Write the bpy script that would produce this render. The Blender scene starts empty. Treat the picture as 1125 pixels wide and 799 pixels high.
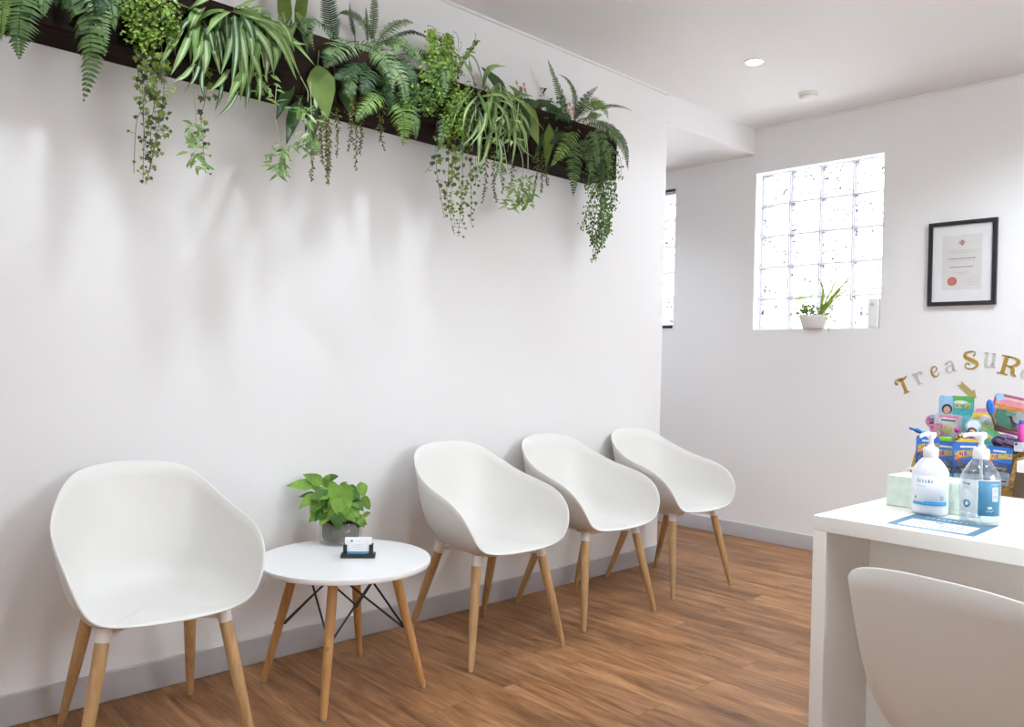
import bpy, math, random
import numpy as np
from mathutils import Vector, Matrix, noise
C = bpy.context.scene.collection
PI = math.pi
rnd = random.Random(7)

# ------------------------------------------------------------------ camera
CAM = np.array([2.7762, 0.0, 1.1291])
YAW, PITCH, ROLL, FPX = 0.8091, -0.0022, 0.0243, 885.69
def cam_axes():
    f = np.array([-math.sin(YAW)*math.cos(PITCH), math.cos(YAW)*math.cos(PITCH), math.sin(PITCH)])
    r = np.cross(f, [0, 0, 1]); r /= np.linalg.norm(r); u = np.cross(r, f)
    r2 = r*math.cos(ROLL)+u*math.sin(ROLL); u2 = -r*math.sin(ROLL)+u*math.cos(ROLL)
    return r2, u2, f
AR, AU, AF = cam_axes()
def ray(px, py):
    return AR*(px-562.5)/FPX + AU*(399.5-py)/FPX + AF
def on_x(px, py, X):
    d = ray(px, py); return Vector(CAM + d*(X-CAM[0])/d[0])
def on_y(px, py, Y):
    d = ray(px, py); return Vector(CAM + d*(Y-CAM[1])/d[1])
def on_z(px, py, Z):
    d = ray(px, py); return Vector(CAM + d*(Z-CAM[2])/d[2])
cd = bpy.data.cameras.new('camera'); cam = bpy.data.objects.new('camera', cd); C.objects.link(cam)
cd.sensor_width = 36.0; cd.sensor_fit = 'HORIZONTAL'; cd.lens = FPX*36.0/1125.0; cd.clip_start = 0.02
M3 = Matrix((AR, AU, -AF)).transposed()
cam.matrix_world = Matrix.Translation(Vector(CAM)) @ M3.to_4x4()
bpy.context.scene.camera = cam

# ------------------------------------------------------------------ materials
def mat(name, col, rough=0.5, var=0.04, scale=8.0, bump=0.0, bscale=60.0, metallic=0.0, spec=0.5, trans=0.0, sss=0.0):
    m = bpy.data.materials.new(name); m.use_nodes = True
    nt = m.node_tree; b = nt.nodes['Principled BSDF']
    b.inputs['Roughness'].default_value = rough
    b.inputs['Metallic'].default_value = metallic
    b.inputs['Specular IOR Level'].default_value = spec
    tc = nt.nodes.new('ShaderNodeTexCoord')
    nz = nt.nodes.new('ShaderNodeTexNoise'); nz.inputs['Scale'].default_value = scale; nz.inputs['Detail'].default_value = 4
    nt.links.new(tc.outputs['Object'], nz.inputs['Vector'])
    rp = nt.nodes.new('ShaderNodeValToRGB')
    lo = [max(0, c*(1-var)) for c in col]; hi = [min(1, c*(1+var)) for c in col]
    rp.color_ramp.elements[0].position = 0.3; rp.color_ramp.elements[1].position = 0.7
    rp.color_ramp.elements[0].color = (*lo, 1); rp.color_ramp.elements[1].color = (*hi, 1)
    nt.links.new(nz.outputs['Fac'], rp.inputs['Fac'])
    nt.links.new(rp.outputs['Color'], b.inputs['Base Color'])
    if bump > 0:
        n2 = nt.nodes.new('ShaderNodeTexNoise'); n2.inputs['Scale'].default_value = bscale; n2.inputs['Detail'].default_value = 5
        nt.links.new(tc.outputs['Object'], n2.inputs['Vector'])
        bp = nt.nodes.new('ShaderNodeBump'); bp.inputs['Strength'].default_value = bump; bp.inputs['Distance'].default_value = 0.01
        nt.links.new(n2.outputs['Fac'], bp.inputs['Height']); nt.links.new(bp.outputs['Normal'], b.inputs['Normal'])
    return m

def leafmat(name, col, rough=0.45, var=0.25, scale=25.0, tr=0.3):
    m = mat(name, col, rough, var, scale, spec=0.3)
    nt = m.node_tree; b = nt.nodes['Principled BSDF']; out = nt.nodes['Material Output']
    t = nt.nodes.new('ShaderNodeBsdfTranslucent')
    rp = [n for n in nt.nodes if n.type == 'VALTORGB'][0]
    nt.links.new(rp.outputs['Color'], t.inputs['Color'])
    mx = nt.nodes.new('ShaderNodeMixShader'); mx.inputs[0].default_value = tr
    nt.links.new(b.outputs[0], mx.inputs[1]); nt.links.new(t.outputs[0], mx.inputs[2]); nt.links.new(mx.outputs[0], out.inputs['Surface'])
    return m

def clearmat(name, tint=(0.95, 0.97, 0.97), refl=0.12, milk=0.0):
    m = bpy.data.materials.new(name); m.use_nodes = True
    nt = m.node_tree; out = nt.nodes['Material Output']; nt.nodes.remove(nt.nodes['Principled BSDF'])
    tr = nt.nodes.new('ShaderNodeBsdfTransparent'); tr.inputs[0].default_value = (*tint, 1)
    gl = nt.nodes.new('ShaderNodeBsdfGlossy'); gl.inputs['Roughness'].default_value = 0.04
    lw = nt.nodes.new('ShaderNodeLayerWeight'); lw.inputs['Blend'].default_value = 0.25
    mr = nt.nodes.new('ShaderNodeMapRange'); mr.inputs['To Min'].default_value = refl*0.4; mr.inputs['To Max'].default_value = min(1, refl*4)
    nt.links.new(lw.outputs['Facing'], mr.inputs['Value'])
    mx = nt.nodes.new('ShaderNodeMixShader')
    nt.links.new(mr.outputs[0], mx.inputs[0]); nt.links.new(tr.outputs[0], mx.inputs[1]); nt.links.new(gl.outputs[0], mx.inputs[2])
    last = mx
    if milk > 0:
        df = nt.nodes.new('ShaderNodeBsdfDiffuse'); df.inputs[0].default_value = (0.9, 0.92, 0.93, 1)
        m2 = nt.nodes.new('ShaderNodeMixShader'); m2.inputs[0].default_value = milk
        nt.links.new(mx.outputs[0], m2.inputs[1]); nt.links.new(df.outputs[0], m2.inputs[2]); last = m2
    nt.links.new(last.outputs[0], out.inputs['Surface'])
    return m

def woodmat(name, dark, light, rough=0.4, axis='Z', sc=1.0, spec=0.45):
    m = bpy.data.materials.new(name); m.use_nodes = True
    nt = m.node_tree; b = nt.nodes['Principled BSDF']; b.inputs['Roughness'].default_value = rough; b.inputs['Specular IOR Level'].default_value = spec
    tc = nt.nodes.new('ShaderNodeTexCoord'); mp = nt.nodes.new('ShaderNodeMapping')
    s = {'X': (3, 60, 60), 'Y': (60, 3, 60), 'Z': (60, 60, 3)}[axis]
    mp.inputs['Scale'].default_value = [v*sc for v in s]
    nz = nt.nodes.new('ShaderNodeTexNoise'); nz.inputs['Scale'].default_value = 1.0; nz.inputs['Detail'].default_value = 6; nz.inputs['Distortion'].default_value = 0.6
    rp = nt.nodes.new('ShaderNodeValToRGB'); rp.color_ramp.elements[0].position = 0.3; rp.color_ramp.elements[1].position = 0.72
    rp.color_ramp.elements[0].color = (*dark, 1); rp.color_ramp.elements[1].color = (*light, 1)
    nt.links.new(tc.outputs['Object'], mp.inputs[0]); nt.links.new(mp.outputs[0], nz.inputs['Vector'])
    nt.links.new(nz.outputs['Fac'], rp.inputs[0]); nt.links.new(rp.outputs[0], b.inputs['Base Color'])
    return m

def emitmat(name, col, st):
    m = bpy.data.materials.new(name); m.use_nodes = True
    b = m.node_tree.nodes['Principled BSDF']
    b.inputs['Base Color'].default_value = (*col, 1); b.inputs['Emission Color'].default_value = (*col, 1); b.inputs['Emission Strength'].default_value = st
    return m

# ------------------------------------------------------------------ mesh builder
class MB:
    def __init__(s): s.v = []; s.f = []; s.m = []; s.sm = []
    def add(s, vs, fs, mi=0, smooth=False):
        o = len(s.v); s.v += [tuple(p) for p in vs]
        for f in fs: s.f.append([i+o for i in f]); s.m.append(mi); s.sm.append(smooth)
        return s
    def box(s, lo, hi, mi=0, T=None):
        x0, y0, z0 = lo; x1, y1, z1 = hi
        vs = [Vector(p) for p in ((x0,y0,z0),(x1,y0,z0),(x1,y1,z0),(x0,y1,z0),(x0,y0,z1),(x1,y0,z1),(x1,y1,z1),(x0,y1,z1))]
        if T is not None: vs = [T @ p for p in vs]
        return s.add(vs, [(0,3,2,1),(4,5,6,7),(0,1,5,4),(1,2,6,5),(2,3,7,6),(3,0,4,7)], mi)
    def bbox(s, lo, hi, r, mi=0, T=None, seg=3):
        # box with all edges rounded (radius r)
        lo = Vector(lo); hi = Vector(hi); r = min(r, *(0.49*(hi[i]-lo[i]) for i in range(3)))
        n = seg
        def lat(a, b):
            t = [a + r*(1-math.cos(PI/2*i/n)) for i in range(n+1)]
            return t
        # build by cube-sphere grid
        cs = []
        ks = [-1 + 0.0]
        pts = {}
        def P(u, axis, sgn): pass
        grid = [math.tan(-PI/4 + PI/4*i/n) for i in range(n+1)]      # -1..0
        g = [(-1, q) for q in grid] + [(1, -q) for q in reversed(grid)]   # (side, value)
        for axis in range(3):
            for sgn in (-1, 1):
                a, b = [(1, 2), (2, 0), (0, 1)][axis]
                idx = []
                for (sa, va) in g:
                    row = []
                    for (sb, vb) in g:
                        d = [0, 0, 0]; d[axis] = sgn; d[a] = va; d[b] = vb
                        L = math.sqrt(sum(q*q for q in d)); nrm = [q/L for q in d]
                        cc = [0, 0, 0]
                        cc[axis] = (hi[axis]-r) if sgn > 0 else (lo[axis]+r)
                        cc[a] = (lo[a]+r) if sa < 0 else (hi[a]-r)
                        cc[b] = (lo[b]+r) if sb < 0 else (hi[b]-r)
                        row.append(Vector([cc[i]+r*nrm[i] for i in range(3)]))
                    idx.append(row)
                N = len(g); vs = [p for row in idx for p in row]
                if T is not None: vs = [T @ p for p in vs]
                fs = []
                for i in range(N-1):
                    for j in range(N-1):
                        q = [i*N+j, (i+1)*N+j, (i+1)*N+j+1, i*N+j+1]
                        fs.append(q if sgn > 0 else q[::-1])
                s.add(vs, fs, mi, True)
        return s
    def tube(s, pts, rad, n=8, mi=0, cap=True, smooth=True):
        pts = [Vector(p) for p in pts]; k = len(pts)
        rs = rad if hasattr(rad, '__len__') else [rad]*k
        vs = []; prev = None
        for i, p in enumerate(pts):
            t = (pts[min(i+1, k-1)] - pts[max(i-1, 0)]).normalized()
            a = prev if prev is not None else (Vector((0, 0, 1)) if abs(t.z) < 0.9 else Vector((1, 0, 0)))
            u = (a - t*a.dot(t)).normalized(); w = t.cross(u); prev = u
            for j in range(n):
                an = 2*PI*j/n; vs.append(p + (u*math.cos(an)+w*math.sin(an))*rs[i])
        fs = [(i*n+j, i*n+(j+1) % n, (i+1)*n+(j+1) % n, (i+1)*n+j) for i in range(k-1) for j in range(n)]
        s.add(vs, fs, mi, smooth)
        if cap:
            s.add(vs[:n], [tuple(range(n))[::-1]], mi); s.add(vs[-n:], [tuple(range(n))], mi)
        return s
    def lathe(s, prof, n=32, mi=0, c=(0, 0, 0), sx=1.0, sy=1.0, smooth=True):
        vs = []
        for (r, z) in prof:
            for j in range(n):
                a = 2*PI*j/n; vs.append((c[0]+r*math.cos(a)*sx, c[1]+r*math.sin(a)*sy, c[2]+z))
        k = len(prof)
        fs = [(i*n+j, i*n+(j+1) % n, (i+1)*n+(j+1) % n, (i+1)*n+j) for i in range(k-1) for j in range(n)]
        s.add(vs, fs, mi, smooth)
        if prof[0][0] > 1e-5: s.add(vs[:n], [tuple(range(n))[::-1]], mi)
        if prof[-1][0] > 1e-5: s.add(vs[-n:], [tuple(range(n))], mi)
        return s
    def prism(s, poly, z0, z1, mi=0, T=None, side=None):
        # closed 2D outline extruded along local z (convex or simple; n-gon caps)
        n = len(poly); vs = [Vector((x, y, z0)) for x, y in poly]+[Vector((x, y, z1)) for x, y in poly]
        if T is not None: vs = [T @ p for p in vs]
        s.add(vs, [tuple(range(n))[::-1], tuple(range(n, 2*n))], mi)
        s.add(vs, [(i, (i+1) % n, n+(i+1) % n, n+i) for i in range(n)], mi if side is None else side)
        return s
    def build(s, name, mats, parent=None, loc=None, T=None):
        me = bpy.data.meshes.new(name)
        me.from_pydata(s.v, [], s.f)
        mats = mats if isinstance(mats, (list, tuple)) else [mats]
        for m in mats: me.materials.append(m)
        me.polygons.foreach_set('material_index', s.m); me.polygons.foreach_set('use_smooth', s.sm)
        me.update()
        o = bpy.data.objects.new(name, me); C.objects.link(o)
        if parent is not None: o.parent = parent
        if loc is not None: o.location = loc
        if T is not None: o.matrix_local = T
        return o

def tag(o, label, cat, group=None, kind=None):
    o['label'] = label; o['category'] = cat
    if group: o['group'] = group
    if kind: o['kind'] = kind
    return o
def thing(name, label, cat, loc=(0, 0, 0), rz=0.0, group=None):
    o = bpy.data.objects.new(name, None); C.objects.link(o); o.empty_display_size = 0.05
    o.location = loc; o.rotation_euler = (0, 0, rz)
    return tag(o, label, cat, group)
def struct(o):
    o['kind'] = 'structure'; return o
def dup(root, loc, rz, label, group=None):
    r = root.copy(); C.objects.link(r); r.location = loc; r.rotation_euler = (0, 0, rz); r['label'] = label
    for ch in list(root.children):
        c = ch.copy(); C.objects.link(c); c.parent = r
        for g in ch.children:
            d = g.copy(); C.objects.link(d); d.parent = c
    return r
_txt = {}
def text_geo(txt, size, bold=0.0):
    key = (txt, size, bold)
    if key in _txt: return _txt[key]
    cu = bpy.data.curves.new('t', 'FONT'); cu.body = txt; cu.size = size; cu.align_x = 'CENTER'; cu.align_y = 'CENTER'; cu.offset = bold; cu.resolution_u = 3
    ob = bpy.data.objects.new('t', cu); C.objects.link(ob)
    dg = bpy.context.evaluated_depsgraph_get(); me = bpy.data.meshes.new_from_object(ob.evaluated_get(dg))
    vs = [tuple(v.co) for v in me.vertices]; fs = [tuple(p.vertices) for p in me.polygons]
    bpy.data.objects.remove(ob); bpy.data.curves.remove(cu); bpy.data.meshes.remove(me)
    _txt[key] = (vs, fs); return vs, fs
def add_text(mb, txt, size, T, mi=0, bold=0.0, squeeze=1.0, fn=None):
    vs, fs = text_geo(txt, size, bold)
    pts = [Vector((v[0]*squeeze, v[1], v[2])) for v in vs]
    pts = [fn(p) for p in pts] if fn else [T @ p for p in pts]
    mb.add(pts, fs, mi)
def basis(o, x, y):
    x = Vector(x).normalized(); y = Vector(y); y = (y - x*y.dot(x)).normalized(); z = x.cross(y)
    m = Matrix((x, y, z)).transposed().to_4x4(); m.translation = Vector(o); return m
WORLD, EXPO, PW, PR, SPOT, WK = 7.0, 0.86, 40.0, 1.05, 140, 0.55
LCOL = (0.90, 1.0, 1.11)
# ------------------------------------------------------------------ palette
WALL = mat('wall_paint', (0.80, 0.797, 0.795), 0.6, 0.012, 1.5, 0.04, 180)
CEIL = mat('ceiling_paint', (0.79, 0.785, 0.775), 0.75, 0.012, 2.0)
SKIRT = mat('grey_skirting_paint', (0.47, 0.46, 0.475), 0.5, 0.03, 20)
WHITE_TRIM = mat('white_trim_paint', (0.86, 0.86, 0.86), 0.45, 0.01)
SHELL = mat('white_plastic', (0.70, 0.685, 0.648), 0.42, 0.008, 5, 0.02, 400)
CONN = mat('white_connector_plastic', (0.80, 0.79, 0.77), 0.4, 0.01)
LEG = woodmat('oak_leg', (0.40, 0.235, 0.10), (0.55, 0.345, 0.165), 0.42)
TLEG = woodmat('beech_leg', (0.43, 0.215, 0.075), (0.58, 0.32, 0.125), 0.38)
LAMW = mat('white_laminate', (0.79, 0.785, 0.775), 0.28, 0.008)
DESKW = mat('white_desk_laminate', (0.85, 0.835, 0.795), 0.25, 0.008)
BLACKM = mat('black_metal', (0.02, 0.02, 0.022), 0.4, 0.1)
BLACKP = mat('black_plastic', (0.018, 0.018, 0.02), 0.35, 0.1)
CHROME = mat('chrome', (0.75, 0.75, 0.75), 0.2, 0.02, metallic=1.0)
PLASTW = mat('white_gloss_plastic', (0.88, 0.88, 0.88), 0.3, 0.01)

def floor_material():
    m = bpy.data.materials.new('timber_plank_vinyl'); m.use_nodes = True
    nt = m.node_tree; b = nt.nodes['Principled BSDF']
    N = nt.nodes.new; Lk = nt.links.new
    tc = N('ShaderNodeTexCoord')
    br = N('ShaderNodeTexBrick')
    br.inputs['Scale'].default_value = 1.0; br.inputs['Brick Width'].default_value = 1.2; br.inputs['Row Height'].default_value = 0.16
    br.inputs['Mortar Size'].default_value = 0.0012; br.inputs['Mortar Smooth'].default_value = 0.1; br.offset = 0.37
    br.inputs['Color1'].default_value = (0.0, 0, 0, 1); br.inputs['Color2'].default_value = (1, 1, 1, 1); br.inputs['Mortar'].default_value = (0.5, 0.5, 0.5, 1)
    Lk(tc.outputs['Object'], br.inputs['Vector'])
    # per plank offset of the grain
    sep = N('ShaderNodeVectorMath'); sep.operation = 'MULTIPLY_ADD'
    sep.inputs[1].default_value = (7.0, 7.0, 7.0)
    Lk(br.outputs['Color'], sep.inputs[0]); Lk(tc.outputs['Object'], sep.inputs[2])
    mp = N('ShaderNodeMapping'); mp.inputs['Scale'].default_value = (2.2, 15.0, 1.0); Lk(sep.outputs[0], mp.inputs[0])
    n1 = N('ShaderNodeTexNoise'); n1.inputs['Scale'].default_value = 1.0; n1.inputs['Detail'].default_value = 7; n1.inputs['Distortion'].default_value = 1.1; n1.inputs['Roughness'].default_value = 0.62
    Lk(mp.outputs[0], n1.inputs['Vector'])
    mp2 = N('ShaderNodeMapping'); mp2.inputs['Scale'].default_value = (0.9, 3.2, 1.0); Lk(sep.outputs[0], mp2.inputs[0])
    n2 = N('ShaderNodeTexNoise'); n2.inputs['Scale'].default_value = 1.6; n2.inputs['Detail'].default_value = 3; Lk(mp2.outputs[0], n2.inputs['Vector'])
    r1 = N('ShaderNodeValToRGB'); e = r1.color_ramp.elements
    e[0].position = 0.28; e[0].color = (0.135, 0.058, 0.023, 1); e[1].position = 0.74; e[1].color = (0.44, 0.245, 0.125, 1)
    x = e.new(0.5); x.color = (0.285, 0.138, 0.060, 1)
    mp4 = N('ShaderNodeMapping'); mp4.inputs['Scale'].default_value = (9.0, 130.0, 1.0); Lk(sep.outputs[0], mp4.inputs[0])
    n4 = N('ShaderNodeTexNoise'); n4.inputs['Scale'].default_value = 1.0; n4.inputs['Detail'].default_value = 4; Lk(mp4.outputs[0], n4.inputs['Vector'])
    mix4 = N('ShaderNodeMath'); mix4.operation = 'MULTIPLY_ADD'; mix4.inputs[1].default_value = 0.38; Lk(n4.outputs['Fac'], mix4.inputs[0])
    sb4 = N('ShaderNodeMath'); sb4.operation = 'SUBTRACT'; sb4.inputs[1].default_value = 0.19; Lk(n1.outputs['Fac'], sb4.inputs[0]); Lk(sb4.outputs[0], mix4.inputs[2])
    Lk(mix4.outputs[0], r1.inputs[0])
    r2 = N('ShaderNodeValToRGB'); e = r2.color_ramp.elements
    e[0].position = 0.32; e[0].color = (0.72, 0.68, 0.66, 1); e[1].position = 0.68; e[1].color = (1.18, 1.15, 1.1, 1)
    Lk(n2.outputs['Fac'], r2.inputs[0])
    mul = N('ShaderNodeMix'); mul.data_type = 'RGBA'; mul.blend_type = 'MULTIPLY'; mul.inputs[0].default_value = 1.0
    Lk(r1.outputs[0], mul.inputs[6]); Lk(r2.outputs[0], mul.inputs[7])
    r3 = N('ShaderNodeMapRange'); r3.inputs['To Min'].default_value = 0.93; r3.inputs['To Max'].default_value = 1.07; Lk(br.outputs['Color'], r3.inputs['Value'])
    m3 = N('ShaderNodeMix'); m3.data_type = 'RGBA'; m3.blend_type = 'MULTIPLY'; m3.inputs[0].default_value = 1.0
    Lk(mul.outputs[2], m3.inputs[6]); Lk(r3.outputs[0], m3.inputs[7])
    dk = N('ShaderNodeMix'); dk.data_type = 'RGBA'; dk.inputs[7].default_value = (0.11, 0.05, 0.022, 1)
    mf = N('ShaderNodeMath'); mf.operation = 'MULTIPLY'; mf.inputs[1].default_value = 0.3; Lk(br.outputs['Fac'], mf.inputs[0])
    Lk(mf.outputs[0], dk.inputs[0]); Lk(m3.outputs[2], dk.inputs[6])
    Lk(dk.outputs[2], b.inputs['Base Color'])
    rr = N('ShaderNodeMapRange'); rr.inputs['To Min'].default_value = 0.33; rr.inputs['To Max'].default_value = 0.5; b.inputs['Specular IOR Level'].default_value = 0.22; Lk(n1.outputs['Fac'], rr.inputs['Value']); Lk(rr.outputs[0], b.inputs['Roughness'])
    bp = N('ShaderNodeBump'); bp.inputs['Strength'].default_value = 0.06; bp.inputs['Distance'].default_value = 0.004; Lk(n1.outputs['Fac'], bp.inputs['Height']); Lk(bp.outputs[0], b.inputs['Normal'])
    return m

# ------------------------------------------------------------------ room shell
H, YB, YE, ZB = 2.70, 4.819, 3.84, 2.5325
XR, YF, XL = 4.9, -2.6, -2.2         # right wall, wall behind, far side of the alcove
WT = 0.12                            # thickness of the plant wall
struct(MB().box((XL-0.2, YF-0.2, -0.1), (XR+0.2, YB+0.3, 0)).build('floor', floor_material()))
struct(MB().box((0, YF-0.2, H), (XR+0.2, YB+0.25, H+0.1)).build('ceiling', CEIL))
struct(MB().box((-WT, YF-0.2, 0), (0, YE, H+0.1)).build('wall_left', WALL))
# dropped ceiling over the alcove; its edge shows as a bulkhead
struct(MB().box((XL-0.2, YE-1.2, ZB), (-WT, YE, ZB+0.15)).box((XL-0.2, YE, ZB), (0, YB, H+0.1)).build('ceiling_alcove', WALL))
struct(MB().box((XL-0.2, YE-1.3, 0), (-WT, YE-1.2, H)).box((XL-0.2, YE-1.2, 0), (XL-0.1, YB, H)).build('wall_alcove', WALL))
# right wall with an added, unseen window that brightens the waiting area
RWY0, RWY1, RWZ0, RWZ1 = 1.5, 3.3, 1.30, 2.40
struct(MB().box((XR, YF, 0), (XR+0.12, RWY0, H+0.1)).box((XR, RWY1, 0), (XR+0.12, YB, H+0.1)).box((XR, RWY0, 0), (XR+0.12, RWY1, RWZ0)).box((XR, RWY0, RWZ1), (XR+0.12, RWY1, H+0.1)).build('wall_right', WALL))
mb = MB(); a, b = XR+0.03, XR+0.09; ym = (RWY0+RWY1)/2
for y in (RWY0, ym-0.025, RWY1-0.05): mb.box((a, y, RWZ0+0.05), (b, y+0.05, RWZ1-0.05))
mb.box((a, RWY0, RWZ0), (b, RWY1, RWZ0+0.05)); mb.box((a, RWY0, RWZ1-0.05), (b, RWY1, RWZ1))
wf = struct(mb.build('added_window_right', WHITE_TRIM))
MB().box((a+0.02, RWY0+0.05, RWZ0+0.05), (a+0.026, ym-0.025, RWZ1-0.05)).box((a+0.02, ym+0.025, RWZ0+0.05), (a+0.026, RWY1-0.05, RWZ1-0.05)).build('added_window_pane', clearmat('added_window_glass', (0.98, 0.985, 0.985), 0.05), wf)

def wall_with_holes(mb, x0, x1, z0, z1, y0, y1, holes):
    # holes sorted by x: (hx0,hx1,hz0,hz1)
    cur = x0
    for hx0, hx1, hz0, hz1 in holes:
        mb.box((cur, y0, z0), (hx0, y1, z1)); mb.box((hx0, y0, z0), (hx1, y1, hz0)); mb.box((hx0, y0, hz1), (hx1, y1, z1)); cur = hx1
    mb.box((cur, y0, z0), (x1, y1, z1))
W1 = (0.014, 0.844, 1.376, 2.412)
W2 = (-1.44, -0.618, 1.398, 2.398)
mb = MB(); wall_with_holes(mb, XL-0.2, XR+0.1, 0, H+0.1, YB, YB+0.22, [W2, W1])
struct(mb.build('wall_back', WALL))
# wall behind the camera with an added, unseen window as front fill
mb = MB(); wall_with_holes(mb, -WT, XR+0.1, 0, H+0.1, YF-0.12, YF, [(1.6, 3.0, 1.30, 2.1)])
struct(mb.build('wall_front', WALL))
mb = MB(); mb.box((1.6, YF-0.09, 1.3), (1.64, YF-0.03, 2.1)); mb.box((2.96, YF-0.09, 1.3), (3.0, YF-0.03, 2.1)); mb.box((1.64, YF-0.09, 1.3), (2.96, YF-0.03, 1.34)); mb.box((1.64, YF-0.09, 2.06), (2.96, YF-0.03, 2.1))
wf4 = struct(mb.build('added_window_front', WHITE_TRIM)); MB().box((1.64, YF-0.063, 1.34), (2.96, YF-0.057, 2.06)).build('added_window_pane', bpy.data.materials['added_window_glass'], wf4)

# baseboards (a little reveal on top catches light)
BH, BT = 0.0955, 0.014
def board(name, lo, hi): struct(MB().bbox(lo, hi, 0.003).build(name, SKIRT))
board('baseboard_left', (0.0005, YF, 0.0005), (BT, YE, BH))
board('baseboard_left_end', (-WT, YE+0.0005, 0.0005), (BT, YE+BT, BH))
board('baseboard_back', (XL, YB-BT, 0.0005), (XR, YB-0.0005, BH))
board('baseboard_right', (XR-BT, YF, 0.0005), (XR-0.0005, YB-BT-0.001, BH))
# shadow-line cornice along ceiling edges
struct(MB().box((0.0005, YF, H-0.012), (0.012, YE, H-0.0005)).build('trim_1', CEIL))
struct(MB().box((0.0005, YB-0.010, H-0.010), (XR, YB-0.0005, H-0.0005)).build('trim_2', CEIL))

# ------------------------------------------------------------------ glass block windows
def glass_block_material():
    m = bpy.data.materials.new('wavy_glass_block'); m.use_nodes = True
    nt = m.node_tree; out = nt.nodes['Material Output']; nt.nodes.remove(nt.nodes['Principled BSDF'])
    N = nt.nodes.new; Lk = nt.links.new
    tc = N('ShaderNodeTexCoord')
    nz = N('ShaderNodeTexNoise'); nz.inputs['Scale'].default_value = 48; nz.inputs['Detail'].default_value = 1.0; nz.inputs['Distortion'].default_value = 1.0
    Lk(tc.outputs['Object'], nz.inputs['Vector'])
    rp = N('ShaderNodeValToRGB'); e = rp.color_ramp.elements
    e[0].position = 0.39; e[0].color = (0.040, 0.040, 0.042, 1); e[1].position = 0.475; e[1].color = (0.97, 0.97, 0.98, 1)
    Lk(nz.outputs['Fac'], rp.inputs[0])
    tr = N('ShaderNodeBsdfTransparent'); Lk(rp.outputs[0], tr.inputs[0])
    tl = N('ShaderNodeBsdfTranslucent'); Lk(rp.outputs[0], tl.inputs[0])
    gl = N('ShaderNodeBsdfGlossy'); gl.inputs['Roughness'].default_value = 0.08
    bp = N('ShaderNodeBump'); bp.inputs['Strength'].default_value = 0.5; bp.inputs['Distance'].default_value = 0.01
    Lk(nz.outputs['Fac'], bp.inputs['Height']); Lk(bp.outputs[0], gl.inputs['Normal'])
    a = N('ShaderNodeMixShader'); a.inputs[0].default_value = 0.35; Lk(tr.outputs[0], a.inputs[1]); Lk(tl.outputs[0], a.inputs[2])
    c = N('ShaderNodeMixShader'); c.inputs[0].default_value = 0.06; Lk(a.outputs[0], c.inputs[1]); Lk(gl.outputs[0], c.inputs[2])
    Lk(c.outputs[0], out.inputs['Surface'])
    return m
GB = glass_block_material()
MORTAR = mat('white_grout', (0.84, 0.845, 0.87), 0.5, 0.02, 30)
def block_window(name, W, yg, nx, nz, label_frame=None):
    x0, x1, z0, z1 = W
    gap = 0.009; dep = 0.07
    bw = (x1-x0-gap*(nx+1))/nx; bh = (z1-z0-gap*(nz+1))/nz
    g = MB()
    for i in range(nx+1): g.box((x0+i*(bw+gap), yg, z0), (x0+i*(bw+gap)+gap, yg+dep, z1))
    for j in range(nz+1):
        for i in range(nx): g.box((x0+gap+i*(bw+gap), yg, z0+j*(bh+gap)), (x0+(i+1)*(bw+gap), yg+dep, z0+j*(bh+gap)+gap))
    w = struct(g.build(name, MORTAR))
    for i in range(nx):
        for j in range(nz):
            cx = x0+gap+i*(bw+gap); cz = z0+gap+j*(bh+gap)
            b = MB()
            # hollow-looking block: pressed front face with a raised rim (frame) and a sunk patterned panel
            e = 0.013; yf = yg+0.004
            o = [(cx+0.0005, cz+0.0005), (cx+bw-0.0005, cz+0.0005), (cx+bw-0.0005, cz+bh-0.0005), (cx+0.0005, cz+bh-0.0005)]
            n = [(cx+e, cz+e), (cx+bw-e, cz+e), (cx+bw-e, cz+bh-e), (cx+e, cz+bh-e)]
            vs = [(x, yf, z) for x, z in o]+[(x, yf+0.008, z) for x, z in n]+[(x, yg+dep-0.006, z) for x, z in o]
            b.add(vs, [(k, (k+1) % 4, 4+(k+1) % 4, 4+k) for k in range(4)], 1)
            b.add(vs, [(4, 5, 6, 7)], 0)
            b.add(vs, [(8+(k+1) % 4, (k+1) % 4, k, 8+k)[::1] for k in range(4)], 1)
            bo = b.build('glass_block', [GB, GBR]); bo.parent = w
    return w
GBR = clearmat('glass_block_rim', (0.40, 0.40, 0.43), 0.10, 0.10)
YG = YB+0.062
w1 = block_window('window_1', (W1[0], W1[1], W1[2], W1[3]), YG, 4, 5)
w2 = block_window('window_2', (W2[0], W2[1], W2[2]+0.02, W2[3]-0.02), YB+0.03, 4, 5)
f2 = MB()
f2.box((W2[0], YB-0.006, W2[3]-0.02), (W2[1], YB+0.10, W2[3])); f2.box((W2[0], YB-0.006, W2[2]), (W2[1], YB+0.10, W2[2]+0.018))
fo = f2.build('window_frame', BLACKP, w2); fo['label'] = 'black frame strips'
# window reveal lining
mb = MB(); x0, x1, z0, z1 = W1; lt = 0.004
mb.box((x0, YB+0.0005, z0), (x0+lt, YG, z1)); mb.box((x1-lt, YB+0.0005, z0), (x1, YG, z1)); mb.box((x0+lt, YB+0.0005, z1-lt), (x1-lt, YG, z1)); mb.box((x0+lt, YB+0.0005, z0), (x1-lt, YG, z0+lt))
ob = mb.build('window_reveal', WHITE_TRIM, w1)
SILL = W1[2]+lt

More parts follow.
